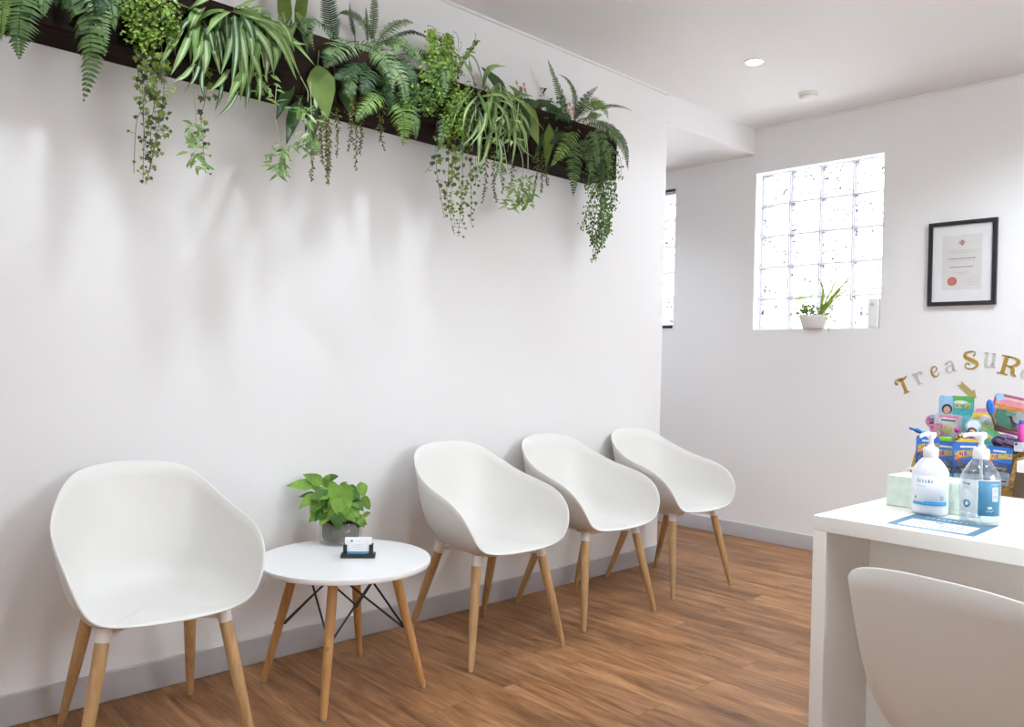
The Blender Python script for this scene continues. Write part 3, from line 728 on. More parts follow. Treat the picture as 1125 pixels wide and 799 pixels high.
for i in range(5): arc_patch(lb, rb+0.0007, 0.55+i*0.085, 0.60+i*0.085, 0.101, 0.105, 4)
for i in range(4): arc_patch(lb, rb+0.0007, 0.30+i*0.1, 0.38+i*0.1, 0.036+0.003*(i % 2), 0.0375+0.003*(i % 2), 4)
arc_patch(lb, rb+0.0007, 0.38, 0.58, 0.044, 0.048, 1)
for i in range(3): arc_patch(lb, rb+0.0007, -0.95+i*0.17, -0.84+i*0.17, 0.100, 0.106, 3)
for i in range(3): arc_patch(lb, rb+0.0007, -0.95+i*0.16, -0.84+i*0.16, 0.088, 0.090, 4)
for i in range(10):                                               # round blue emblem
    a = 2*PI*i/10; arc_patch(lb, rb+0.0007, -0.72+0.16*math.cos(a), -0.62+0.16*math.cos(a), 0.050+0.0075*math.sin(a), 0.0545+0.0075*math.sin(a), 0, 3)
lb.build('label', [LNAVY, LBL, LBLUE, INK, mat('label_pale_blue', (0.45, 0.60, 0.72), 0.5), clearmat('clear_label_film', (0.93, 0.95, 0.96), 0.1, 0.35)], b2)
pump(b2, 0.162, Matrix.Rotation(-facing, 3, 'Z') @ (Vector(AR)*-1.0+Vector(AF)*0.1))

# ------------------------------------------------------------------ framed certificate on the back wall
FBLK = mat('black_frame_paint', (0.016, 0.016, 0.018), 0.35, 0.1)
fx0, fx1, fz0, fz1 = 1.103, 1.446, 1.4965, 1.960
t = thing('framed_certificate', 'black framed certificate with red seal hanging on the back wall', 'framed certificate', ((fx0+fx1)/2, YB-0.001, (fz0+fz1)/2))
wf_, hf_ = fx1-fx0, fz1-fz0; bw = 0.022
f = MB()
def fbar(a, b): f.bbox((a[0], -0.020, a[1]), (b[0], 0.0, b[1]), 0.0015)
fbar((-wf_/2, -hf_/2), (-wf_/2+bw, hf_/2)); fbar((wf_/2-bw, -hf_/2), (wf_/2, hf_/2)); fbar((-wf_/2+bw-0.001, -hf_/2), (wf_/2-bw+0.001, -hf_/2+bw)); fbar((-wf_/2+bw-0.001, hf_/2-bw), (wf_/2-bw+0.001, hf_/2))
f.build('frame', FBLK, t)
MB().box((-wf_/2+bw-0.002, -0.010, -hf_/2+bw-0.002), (wf_/2-bw+0.002, -0.002, hf_/2-bw+0.002)).build('mat_board', mat('mat_board', (0.84, 0.85, 0.86), 0.6, 0.01), t)
cf = MB(); y0 = -0.0105
cw, chh = 0.198, 0.300; cz = 0.004
cf.box((-cw/2, y0, -chh/2+cz), (cw/2, -0.0101, chh/2+cz), 0)
y1 = y0-0.0003
def tl(x0_, x1_, z, h, mi):
    x = x0_
    while x < x1_-0.004:
        l = rnd.uniform(.006, .018); cf.box((x, y1, z), (min(x+l, x1_), y0, z+h), mi); x += l+0.0035
for (a, z, h, mi) in ((.080, .066, .003, 2), (.070, .056, .0025, 2), (.066, .022, .0055, 1), (.074, .010, .0022, 2), (.058, -.024, .0055, 1), (.046, -.052, .0022, 2), (.028, -.060, .002, 2)): tl(-a, a, z, h, mi)
for i, z in enumerate((-.078, -.092, -.106, -.118)): tl(.040-0.006*i, .085, z, .002, 2)
S = Matrix.Rotation(PI/2, 4, 'X')
circ = lambda r, n=28: [(r*math.cos(2*PI*i/n), r*math.sin(2*PI*i/n)) for i in range(n)]
cf.prism(circ(0.0235), 0, 0.0012, 3, Matrix.Translation((-0.047, y0, -0.098)) @ S)
cf.prism(circ(0.018), 0.0012, 0.0016, 4, Matrix.Translation((-0.047, y0, -0.098)) @ S)
# small crest: shield with supporters and mantling
cf.prism([(-.008, .010), (.008, .010), (.008, -.002), (0, -.013), (-.008, -.002)], 0, 0.0008, 5, Matrix.Translation((0, y0, 0.108)) @ S)
for s in (-1, 1):
    cf.prism([(s*.009, -.006), (s*.017, .002), (s*.016, .013), (s*.010, .016), (s*.012, .004)][::s], 0, 0.0006, 6, Matrix.Translation((0, y0, 0.108)) @ S)
cf.prism([(-.007, .012), (.007, .012), (.004, .019), (-.004, .019)], 0, 0.0006, 3, Matrix.Translation((0, y0, 0.108)) @ S)
cf.prism([(-.003, .004), (.003, .004), (.003, -.003), (-.003, -.003)], 0.0008, 0.0011, 0, Matrix.Translation((0, y0, 0.108)) @ S)
c_ = cf.build('certificate', [mat('certificate_paper', (0.76, 0.74, 0.725), 0.7, 0.015), mat('certificate_ink', (0.27, 0.25, 0.25), 0.6), mat('certificate_pale_ink', (0.50, 0.48, 0.48), 0.6), mat('seal_red', (0.48, 0.11, 0.08), 0.5, 0.1), mat('seal_red_light', (0.55, 0.17, 0.13), 0.5, 0.15), mat('crest_brown', (0.16, 0.07, 0.05), 0.5), mat('crest_pink', (0.66, 0.36, 0.30), 0.5)], t)
MB().box((-wf_/2+bw-0.002, -0.0145, -hf_/2+bw-0.002), (wf_/2-bw+0.002, -0.0135, hf_/2-bw+0.002)).build('glazing', clearmat('frame_glazing', (0.985, 0.985, 0.985), 0.05), t)

# ------------------------------------------------------------------ glitter letters and arrow on the back wall
GOLD = mat('gold_glitter', (0.46, 0.29, 0.055), 0.42, 0.35, 700, metallic=0.35)
SILV = mat('silver_glitter', (0.62, 0.61, 0.59), 0.42, 0.2, 700, metallic=0.25)
PGOLD = mat('pale_gold_foil', (0.50, 0.42, 0.15), 0.4, 0.12, 300, metallic=0.3)
def cr(pts, n=8):
    pts = [np.array(p, float) for p in pts]
    if len(pts) == 2: return [pts[0]+(pts[1]-pts[0])*i/2 for i in range(3)]
    P = [2*pts[0]-pts[1]]+pts+[2*pts[-1]-pts[-2]]; out = []
    for i in range(1, len(P)-2):
        for k in range(n):
            t_ = k/n; a, b, c, d = P[i-1], P[i], P[i+1], P[i+2]
            out.append(0.5*((2*b)+(-a+c)*t_+(2*a-5*b+4*c-d)*t_*t_+(-a+3*b-3*c+d)*t_**3))
    out.append(pts[-1]); return out
def stroke(mb, pts, T, th):
    q = cr(pts); k = len(q); vs = []
    for i in range(k):
        d = q[min(i+1, k-1)][:2]-q[max(i-1, 0)][:2]; L = np.linalg.norm(d) or 1; nx, ny = -d[1]/L, d[0]/L; w = q[i][2]/2
        for z in (0, th):
            vs.append(T @ Vector((q[i][0]+nx*w, q[i][1]+ny*w, z))); vs.append(T @ Vector((q[i][0]-nx*w, q[i][1]-ny*w, z)))
    fs = []
    for i in range(k-1):
        a = 4*i; b = a+4
        fs += [(a+2, a+3, b+3, b+2), (a, b, b+1, a+1), (a, a+2, b+2, b), (a+1, b+1, b+3, a+3)]
    fs += [(0, 1, 3, 2), (4*k-4, 4*k-2, 4*k-1, 4*k-3)]
    mb.add(vs, fs)
def dot(mb, x, y, r, T, th): mb.prism([(x+a, y+b) for a, b in circ(r, 16)], 0, th, 0, T)
GLY = {
 'T': ([[(-.40,.22,.10),(-.42,.36,.07),(-.30,.44,.12),(-.05,.42,.15),(.20,.39,.15),(.40,.50,.03)], [(.0,.40,.19),(.0,-.44,.19)], [(-.2,-.47,.06),(.2,-.47,.06)]], [(-.36,.22,.075)]),
 'r': ([[(-.12,.40,.20),(-.12,-.40,.20)], [(-.34,.40,.07),(-.02,.40,.07)], [(-.34,-.42,.07),(.12,-.42,.07)], [(-.05,.12,.08),(.08,.34,.12),(.28,.38,.14),(.34,.26,.12)]], [(.30,.24,.09)]),
 'e': ([[(-.24,-.06,.06),(.08,.02,.06),(.24,.20,.07),(.16,.42,.08),(-.04,.42,.10),(-.22,.14,.14),(-.22,-.20,.16),(-.02,-.42,.12),(.20,-.36,.06),(.36,-.16,.04)]], []),
 'a': ([[(-.26,.26,.07),(-.10,.42,.10),(.14,.38,.12),(.20,.14,.16),(.20,-.22,.18),(.28,-.40,.10),(.42,-.32,.04)], [(.18,.08,.07),(-.14,.04,.11),(-.32,-.16,.17),(-.20,-.40,.13),(.04,-.38,.09),(.20,-.18,.07)]], [(-.25,.25,.07)]),
 'S': ([[(.16,.26,.05),(.22,.34,.06),(.20,.45,.05),(.0,.49,.08),(-.26,.40,.13),(-.28,.20,.19),(-.02,.02,.22),(.24,-.14,.20),(.28,-.34,.15),(.06,-.48,.09),(-.20,-.46,.07),(-.32,-.30,.06),(-.22,-.16,.07),(-.10,-.22,.05)]], [(.17,.26,.05),(-.12,-.22,.05)]),
 'u': ([[(-.22,.46,.19),(-.22,-.10,.19),(-.14,-.38,.15),(.06,-.40,.09),(.20,-.24,.07)], [(.22,.46,.19),(.22,-.44,.19)], [(-.38,.45,.07),(-.14,.45,.07)], [(.06,.45,.07),(.3,.45,.07)], [(.2,-.43,.08),(.40,-.43,.06)]], []),
 'R': ([[(-.20,.44,.20),(-.20,-.44,.20)], [(-.44,.46,.07),(-.0,.46,.07)], [(-.44,-.46,.07),(.06,-.46,.07)], [(-.14,.45,.07),(.10,.45,.08),(.34,.36,.17),(.36,.18,.18),(.14,.0,.08),(-.14,-.01,.07)], [(-.02,-.02,.10),(.20,-.12,.17),(.26,-.36,.18),(.44,-.46,.07)]], []),
}
LT = [('T', 993.0, 423.5, 24, .092, GOLD, 'gold glitter letter T, first of the arched word on the wall'), ('r', 1009.7, 415.8, 27, .078, SILV, 'silver glitter letter r in the arched word on the wall'), ('e', 1026.8, 408.6, 16, .066, GOLD, 'small gold glitter letter e in the arched word on the wall'),
      ('a', 1044.3, 403.0, 12, .072, SILV, 'silver glitter letter a in the arched word on the wall'), ('S', 1067.0, 395.8, 4, .096, GOLD, 'gold glitter letter S, topmost of the arched word on the wall'), ('u', 1087.7, 395.8, -6, .082, SILV, 'silver glitter letter u in the arched word on the wall'), ('R', 1108.5, 402.0, -13, .102, GOLD, 'gold glitter letter R, last whole letter of the arched word'),
      ('e', 1127.0, 410.5, -20, .066, SILV, 'silver glitter letter cut by the right edge of the photo')]
for g, x, y, rot, size, m_, lab in LT:
    P = on_y(x, y, YB)
    T = Matrix.Translation((0, 0, 0)) @ Matrix.Rotation(PI/2, 4, 'X') @ Matrix.Rotation(math.radians(rot), 4, 'Z') @ Matrix.Diagonal((size, size, 1, 1))
    mb = MB(); st_, dots = GLY[g]
    for s in st_: stroke(mb, s, T, 0.0022)
    for d in dots: dot(mb, *d, T, 0.0022)
    tag(mb.build('wall_letter', m_, loc=(P.x, YB-0.0008, P.z)), lab, 'wall letter', 'glitter letters on the wall')
P = on_y(1063, 429, YB)
mb = MB(); T = Matrix.Rotation(PI/2, 4, 'X') @ Matrix.Rotation(math.radians(-43), 4, 'Z')
mb.prism([(-.058, -.015), (.020, -.015), (.020, -.030), (.062, 0), (.020, .030), (.020, .015), (-.058, .015), (-.044, 0)], 0, 0.002, 0, T)
tag(mb.build('wall_arrow', PGOLD, loc=(P.x, YB-0.0008, P.z)), 'pale gold arrow on the wall pointing down at the toys', 'arrow')

# ------------------------------------------------------------------ window sill: pot plant and air freshener
pw = on_z(897, 361.5, SILL+0.0004); 
pw = Vector((0.430, YB+0.010, SILL+0.0003))
t = thing('potted_plant', 'small white pot of grassy plants on the glass block window sill', 'potted plant', pw)
MB().lathe([(0.0001, 0.0), (0.050, 0.0), (0.056, 0.004), (0.073, 0.082), (0.0735, 0.085), (0.070, 0.085), (0.067, 0.078), (0.0001, 0.074)], 40, sx=1.30, sy=0.68).build('pot', mat('white_ceramic', (0.80, 0.78, 0.76), 0.4, 0.03, 20), t)
so = MB()
for _ in range(50):
    a = rnd.random()*2*PI; r = 0.064*math.sqrt(rnd.random()); so.lathe([(0.0001, -0.006), (0.007, 0.001), (0.005, 0.008), (0.0001, 0.010)], 6, 0, (r*1.1*math.cos(a), r*.62*math.sin(a), 0.073))
so.build('soil', SOIL, t)
WG = leafmat('grass_blade', (0.26, 0.34, 0.07), 0.45, 0.3, 12, 0.10); WY = leafmat('yellow_blade', (0.52, 0.44, 0.13), 0.45, 0.2, 12, 0.10); WL = leafmat('small_leaf', (0.16, 0.25, 0.045), 0.45, 0.4, 30, 0.08); WB = leafmat('pale_green_leaf', (0.30, 0.45, 0.15), 0.45, 0.25, 15, 0.10)
def strap(mb, pts, w, mi=0, mi2=None, fold=0.25, nrm=(0.6, -0.6, 0.5), n=10, taper0=0.5, cpart=0.42):
    """blade along a curve, 4 points across: two green edges and a centre band."""
    q = [Vector(p[:3]) for p in cr([list(p) for p in pts], max(2, n//(len(pts)-1)))]; k = len(q); vs = []
    N = Vector(nrm)
    for i, c in enumerate(q):
        d = (q[min(i+1, k-1)]-q[max(i-1, 0)]).normalized(); s = d.cross(N); s = s.normalized() if s.length > 1e-5 else d.orthogonal().normalized(); up = s.cross(d)
        u = i/(k-1); ww = w*0.5*(taper0+(1-taper0)*min(1, u*4))*(1-max(0, (u-0.45)/0.55)**1.6)
        ww = max(ww, 0.0003)
        vs += [c+s*ww+up*ww*fold, c+s*ww*cpart, c-s*ww*cpart, c-s*ww+up*ww*fold]
    fs = []; ms = []
    for i in range(k-1):
        a = 4*i; b = a+4
        mb.add([], [], 0)
        fs += [(a, a+1, b+1, b), (a+1, a+2, b+2, b+1), (a+2, a+3, b+3, b+2)]; ms += [mi, mi if mi2 is None else mi2, mi]
    o = len(mb.v); mb.v += [tuple(v) for v in vs]
    for f_i, m_i in zip(fs, ms): mb.f.append([x+o for x in f_i]); mb.m.append(m_i); mb.sm.append(True)
def rel(px, py, Y): return on_y(px, py, Y)-pw
bl_ = MB()
Y0 = pw.y
B0 = Vector((0.035, 0, 0.075))
for (mid, tip, mi, w) in (((905, 322), (899, 305), 0, .014), ((904, 318), (901, 309), 0, .010), ((914, 318), (923, 297), 1, .010), ((918, 322), (937, 303), 0, .016), ((915, 328), (932, 310), 0, .013), ((925, 328), (953, 337), 0, .006), ((912, 345), (909, 365), 0, .010), ((916, 345), (917, 358), 1, .008), ((884, 340), (873, 349), 0, .006), ((886, 342), (876, 356), 0, .005), ((910, 352), (911, 368), 0, .007), ((921, 325), (934, 318), 0, .010), ((908, 330), (912, 320), 0, .012)):
    strap(bl_, [B0+Vector((rnd.uniform(-.01, .01), 0, 0)), rel(*mid, Y0-0.03), rel(*tip, Y0-0.045)], w, mi, None, 0.3, (0.2, -1, 0.1))
bl_.build('grass_blades', [WG, WY], t)
lf = MB()
for _ in range(130):
    a = rnd.random()*2*PI; r = rnd.random()
    P = Vector((-0.020+0.075*r*math.cos(a), -0.012+0.03*r*math.sin(a), 0.082+0.060*rnd.random()))
    tri_leaf(lf, P, (math.cos(a), math.sin(a)-0.5, rnd.uniform(0, 1)), (rnd.uniform(-.4, .4), -0.8, 0.6), rnd.uniform(.016, .030), rnd.uniform(.011, .018), 0, 'ovate')
lf.build('small_leaves', WL, t)
bg_ = MB()
tri_leaf(bg_, rel(886, 328, Y0-0.03), Vector((-1, -0.2, 0.05)), (0, -0.7, 0.7), .085, .045, 0, 'lance', 0.2)
tri_leaf(bg_, rel(888, 327, Y0-0.03), Vector((0.9, -0.2, 0.5)), (0, -0.7, 0.7), .055, .026, 0, 'lance', 0.2)
bg_.build('broad_leaf', WB, t)
px_ = Vector((0.796, YB+0.028, SILL+0.0003))
t = thing('air_freshener', 'small white plastic dispenser standing at the right end of the window sill', 'dispenser', px_)
MB().bbox((-0.034, -0.024, 0), (0.034, 0.024, 0.178), 0.012, seg=4).build('dispenser_body', PLASTW, t)
MB().lathe([(0.0001, 0), (0.011, 0), (0.011, 0.002), (0.008, 0.003), (0.0001, 0.003)], 20).build('button', mat('button_grey', (0.55, 0.55, 0.56), 0.4), t, T=Matrix.Translation((-0.005, -0.0242, 0.142)) @ Matrix.Rotation(PI/2, 4, 'X'))
# ------------------------------------------------------------------ treasure tub and the toys in it
TUBG = mat('gold_sequin', (0.36, 0.21, 0.05), 0.35, 0.55, 130, 0.5, 160, metallic=0.4)
tbx0, tbx1, tby0, tby1 = 1.700, 2.020, 2.955, 3.300
t = thing('treasure_tub', 'tall gold glittery tub holding the toys between desk and wall', 'tub', ((tbx0+tbx1)/2, (tby0+tby1)/2, 0))
hx, hy = (tbx1-tbx0)/2, (tby1-tby0)/2
zf, zr = 0.765, 0.855
MB().bbox((-hx, -hy, 0.0005), (hx, -hy+0.012, zf), 0.003).build('front_panel', TUBG, t)
MB().bbox((-hx, hy-0.012, 0.0005), (hx, hy, zr), 0.003).build('back_panel', TUBG, t)
for s in (-1, 1):
    T = Matrix(((0, 0, 1, 0), (1, 0, 0, 0), (0, 1, 0, 0), (0, 0, 0, 1)))
    x0 = -hx if s < 0 else hx-0.012
    MB().prism([(-hy+0.0122, 0.0005), (hy-0.0122, 0.0005), (hy-0.0122, zr), (-hy+0.06, zr-0.005), (-hy+0.0122, zf+0.02)], x0, x0+0.012, 0, T).build('side_panel', TUBG, t)
MB().box((-hx+0.0125, -hy+0.0125, 0.66), (hx-0.0125, hy-0.0125, 0.67)).build('shelf', TUBG, t)
MB().box((-hx+0.0125, hy-0.16, 0.67), (hx-0.0125, hy-0.0125, 0.868)).build('riser', TUBG, t)
XD = Vector((0.955, 0.295, 0)).normalized()          # the packs face the room, towards the desk
P_ = {}
def pc(n, c, rough=0.4, var=0.12, sc=60, **k):
    if n not in P_: P_[n] = mat(n, tuple(x*0.78 for x in c), rough, var, sc, **k)
    return P_[n]
BLU = pc('card_royal_blue', (0.02, 0.17, 0.60)); YEL = pc('card_yellow', (0.82, 0.58, 0.02)); RED = pc('card_red', (0.62, 0.03, 0.05)); ORG = pc('card_orange', (0.80, 0.26, 0.04)); BLK = pc('card_black', (0.02, 0.02, 0.03)); WHT = pc('card_white_print', (0.82, 0.83, 0.86)); TEAL = pc('card_teal', (0.06, 0.50, 0.55)); GRE = pc('card_green', (0.10, 0.45, 0.10)); PNK = pc('card_pink', (0.75, 0.25, 0.42)); LBU = pc('card_light_blue', (0.35, 0.60, 0.82)); PUR = pc('card_purple', (0.20, 0.06, 0.28)); SKN = pc('print_skin', (0.68, 0.42, 0.32)); HAIR = pc('print_hair', (0.035, 0.02, 0.02)); PLUM = pc('card_plum', (0.42, 0.07, 0.25)); CREAM = pc('card_cream', (0.72, 0.58, 0.34)); MAG = pc('magenta_plastic', (0.75, 0.05, 0.38)); LIME = pc('lime_plastic', (0.22, 0.65, 0.03), 0.3, 0.05); CYAN = pc('cyan_plastic', (0.03, 0.45, 0.75), 0.3, 0.1); DGRN = pc('deep_green_plastic', (0.03, 0.28, 0.18), 0.3, 0.3); GRY = pc('grey_print', (0.5, 0.5, 0.52)); NAVY = pc('navy_print', (0.03, 0.06, 0.20))
BLIS = clearmat('blister_plastic', (0.95, 0.96, 0.97), 0.2, 0.03)
def frame_at(px, py, Y, rot, lean=0.12):
    P = on_y(px, py, Y); k = (P-Vector(CAM)).dot(Vector(AF))/FPX          # metres per pixel at that depth
    up = Vector((0, 0, 1))-Vector((-XD.y, XD.x, 0))*-lean
    T = basis((0, 0, 0), XD, up)
    return P, k, T @ Matrix.Rotation(math.radians(rot), 4, 'Z')
def rrect(w, h, r=0.12, n=4, cx=0, cy=0):
    r = r*min(w, h); out = []
    for (sx, sy, a0) in ((1, 1, 0), (-1, 1, PI/2), (-1, -1, PI), (1, -1, 1.5*PI)):
        for i in range(n+1):
            a = a0+PI/2*i/n; out.append((cx+sx*(w/2-r)+r*math.cos(a), cy+sy*(h/2-r)+r*math.sin(a)))
    return out
def ell(a, b, cx=0, cy=0, n=20): return [(cx+a*math.cos(2*PI*i/n), cy+b*math.sin(2*PI*i/n)) for i in range(n)]
def pack(name, label, cat, px, py, w, h, rot, Y, base, layers, blister=None, toy=None, outline=None, group='toys in the gold tub', lean=0.12, texts=()):
    """carded toy: board with printed areas (px units), a blister and the toy in it."""
    P, k, T = frame_at(px, py, Y, rot, lean)
    t = thing(name, label, cat, P, 0, group)
    mats = [base]; mb = MB(); S = lambda poly: [(x*k, y*k) for x, y in poly]
    mb.prism(S(outline or rrect(w, h)), 0, 0.0016, 0, T)
    z = 0.0016
    for m_, poly in layers:
        if m_ not in mats: mats.append(m_)
        mb.prism(S(poly), z-0.0002, z+0.0003, mats.index(m_), T); z += 0.0003
    for (txt, size, x, y, r, m_, sq) in texts:
        if m_ not in mats: mats.append(m_)
        TT = T @ Matrix.Translation((x*k, y*k, z+0.0004)) @ Matrix.Rotation(math.radians(r), 4, 'Z')
        add_text(mb, txt, size*k, TT, mats.index(m_), 0.0006*size/6, sq)
    mb.build('backing_card', mats, t)
    if blister:
        cx, cy, bw_, bh_, dep = blister
        q = MB(); top = rrect(bw_*0.8, bh_*0.8, .3, 4, cx, cy); bot = rrect(bw_, bh_, .3, 4, cx, cy); n = len(top)
        vs = [T @ Vector((x*k, y*k, z+0.0004)) for x, y in bot]+[T @ Vector((x*k, y*k, z+dep)) for x, y in top]
        q.add(vs, [(i, (i+1) % n, n+(i+1) % n, n+i) for i in range(n)]+[tuple(range(n, 2*n))], 0, False)
        q.build('blister', BLIS, t)
    if toy: toy(t, T, k, z+0.0006)
    return t
def car_toy(cx, cy, L, body, stripe=None, rot=0):
    def f(t, T, k, z):
        TT = T @ Matrix.Translation((cx*k, cy*k, z)) @ Matrix.Rotation(math.radians(rot), 4, 'Z') @ Matrix.Diagonal((L*k, L*k, 1, 1))
        m = MB(); m.prism([(-.5, -.10), (-.5, .04), (-.30, .08), (-.18, .20), (.12, .21), (.28, .09), (.48, .05), (.5, -.10)], 0.001, 0.016, 0, TT)
        if stripe: m.prism([(-.45, .0), (.45, -.02), (.40, .04), (-.2, .05)], 0.016, 0.0165, 1, TT)
        m.prism([(-.14, .10), (-.10, .17), (.08, .175), (.2, .10)], 0.016, 0.0163, 2, TT)
        car = m.build('toy_car', [body, stripe or body, NAVY], t)
        for sx in (-.28, .28):
            MB().prism(ell(.10, .10, sx, -.10), 0.0005, 0.0178, 0, TT).prism(ell(.05, .05, sx, -.10), 0.0178, 0.0182, 1, TT).build('wheel', [BLK, GRY], car)
    return f
def hw_card(label, px, py, w, h, rot, Y, body, stripe, dome=None, half=False):
    lay = [(BLU, rrect(w*.98, h*.45, .1, 3, 0, h*.25)), (RED, [(-w*.46, h*.06), (-w*.30, h*.20), (-w*.10, h*.22), (-w*.30, h*.02)]), (ORG, [(-w*.44, h*.02), (-w*.40, h*.10), (w*.46, h*.22), (w*.46, h*.19), (-w*.30, h*.07)])]
    if dome: lay.insert(0, (dome, ell(w*.42, h*.13, 0, h*.44)))
    lay += [(WHT, rrect(w*.5, h*.05, .3, 2, 0, h*.36)), (LBU, rrect(w*.94, h*.18, .1, 3, 0, -h*.40))]
    return pack('carded_toy_car', label, 'toy car pack', px, py, w, h, rot, Y, pc('card_dark_blue', (0.02, 0.09, 0.33)), lay, (0, -h*.16, w*.86, h*.40, 0.022), car_toy(0, -h*.16, w*.74, body, stripe), texts=(('HOT WHEELS', h*.21, w*.03, h*.20, 7, YEL, w*.92/(h*.21*6.3)),), group='carded toy cars at the front of the tub')
REDB = pc('red_car_paint', (0.35, 0.02, 0.03), 0.25); BLKB = pc('black_car_paint', (0.02, 0.02, 0.025), 0.25); BLUB = pc('blue_car_paint', (0.03, 0.10, 0.40), 0.25)
hw_card('carded toy car with red car, leftmost in the tub behind the white pump', 1019, 499, 23, 40, 0, 2.985, REDB, None)
hw_card('carded black toy car in the tub, directly left of the yellow-topped card', 1038, 506, 27, 42, -3, 3.000, BLKB, None)
hw_card('carded black toy car with a domed yellow top, at the middle of the tub front', 1064, 507, 31, 44, 2, 2.985, BLKB, None, YEL)
hw_card('carded blue toy car with yellow stripe, right end of the tub front', 1097, 509, 25, 36, -4, 2.985, BLUB, YEL)
pack('carded_toy', 'small pale card with a blue print hanging low at the right of the tub', 'toy pack', 1100, 537, 13, 36, -4, 2.978, WHT, [(LBU, rrect(9, 4, .2, 2, 0, 12)), (NAVY, rrect(6, 1.6, .2, 2, 1, 8)), (GRY, rrect(8, 1.2, .2, 2, 0, 4))], lean=0.0)
# second row
pack('carded_toy', 'teal and green card with dark-haired portrait and yellow lettering, top of the toys', 'toy pack', 1050.5, 455, 34, 40, 0, 3.20, TEAL, [(GRE, rrect(26, 6, .1, 2, 4, 17)), (LBU, rrect(13, 22, .15, 3, -10, 9)), (WHT, ell(7, 2, -2+6, 13)), (HAIR, ell(5.2, 5.6, -9, 5)), (SKN, ell(3.4, 4.2, -9, 4)), (CREAM, rrect(30, 8, .2, 3, 0, -7)), (BLK, rrect(7, 3, .2, 2, 6, -3)), (RED, rrect(6, 3, .2, 2, 11, -6)), (PNK, rrect(28, 9, .2, 3, 0, -15))], texts=(('LIL PS', 8, 6, 9, 0, YEL, 0.8),))
pack('bubble_pack', 'clear round bubble pack with a yellow toy inside, left of the teal box', 'toy pack', 1041, 470, 27, 30, -4, 3.12, pc('card_silver', (0.55, 0.54, 0.56)), [(WHT, ell(11, 12)), (PNK, rrect(20, 3, .3, 2, 0, 12)), (BLK, rrect(14, 1.6, .3, 2, 0, 8))], (0, -2, 22, 20, 0.03), lambda t, T, k, z: MB().prism(ell(5*k, 5*k, 0, -2*k), z, z+0.015, 0, T).prism(ell(2.4*k, 2.4*k, 0, -2*k), z+0.015, z+0.019, 1, T).build('yellow_toy', [pc('pale_yellow_plastic', (0.70, 0.62, 0.22)), CREAM], t))
pack('round_toy_pack', 'round pink and purple pack at the left edge of the toys', 'toy pack', 1025, 463, 15, 15, 0, 3.14, PNK, [(PLUM, ell(6, 4, 0, 3)), (LBU, ell(4, 2, 0, 5.4)), (BLK, rrect(9, 2.4, .3, 2, 1, -2))], (0, 0, 12, 12, 0.012), outline=ell(7.5, 7.5))
pack('doll_pack', 'small pink pack with a pale figure below the round pink pack', 'toy pack', 1029, 472, 13, 13, 10, 3.10, PNK, [(SKN, ell(3, 3.4, 1, 1)), (WHT, rrect(4, 5, .3, 2, 1, -4)), (MAG, ell(1.6, 1.6, -4, 3))])
pack('carded_toy', 'plain teal box behind the girl portrait card', 'toy pack', 1061, 463, 14, 17, 8, 3.15, TEAL, [(pc('teal_light', (0.16, 0.58, 0.68)), rrect(11, 13, .1, 2))])
pack('carded_toy', 'slanted card of a girl in glasses and purple top with yellow letters', 'toy pack', 1080, 476, 36, 18, -33, 3.04, TEAL, [(GRE, rrect(34, 4, .2, 2, 1, 7)), (ORG, rrect(10, 2, .3, 2, -4, 5))], texts=(('LIL PS', 8.5, 3, -1, 0, YEL, 0.85),))
pack('portrait_card', 'cut-out card portrait of a girl with pale blue flower bow and purple top', 'toy pack', 1067.5, 477, 18, 30, -4, 3.02, pc('card_backing', (0.60, 0.58, 0.55)), [(LBU, ell(7.5, 6.6, 1, 10)), (WHT, ell(6, 5, 1, 10)), (HAIR, ell(4.8, 5.4, 0, 2)), (SKN, ell(3.2, 4.2, 0.3, 1.2)), (BLK, rrect(5, 1.0, .3, 2, .3, 2)), (PUR, [(-8, -13), (8, -13), (6, -6), (2, -3.4), (-2, -3.4), (-6, -6)])], outline=[(-9, -14), (9, -14), (8, -5), (5, 0), (6, 4), (9, 9), (6, 16), (-4, 16), (-7, 9), (-5, 4), (-5, -1), (-8, -6)])
pack('carded_toy', 'tilted pink and yellow pointed card holding small bright toys', 'toy pack', 1081, 461, 24, 40, -22, 3.12, CREAM, [(PNK, [(-11, 8), (8, 18), (10, 14), (-11, 3)]), (YEL, [(-11, 2), (10, 13), (10, 8), (-11, -4)]), (WHT, rrect(12, 12, .3, 3, 2, -1))], (1, -6, 18, 20, 0.018), lambda t, T, k, z: [MB().prism(ell(3.6*k, 3.2*k, x*k, y*k, 12), z, z+0.010, 0, T).build('small_toy', m_, t) for x, y, m_ in ((-3, -8, ORG), (3, -9, PNK), (7, -11, BLU), (4, -2, GRY), (-1, -13, ORG))], outline=[(-12, -18), (12, -18), (12, 10), (6, 20), (-12, 6)])
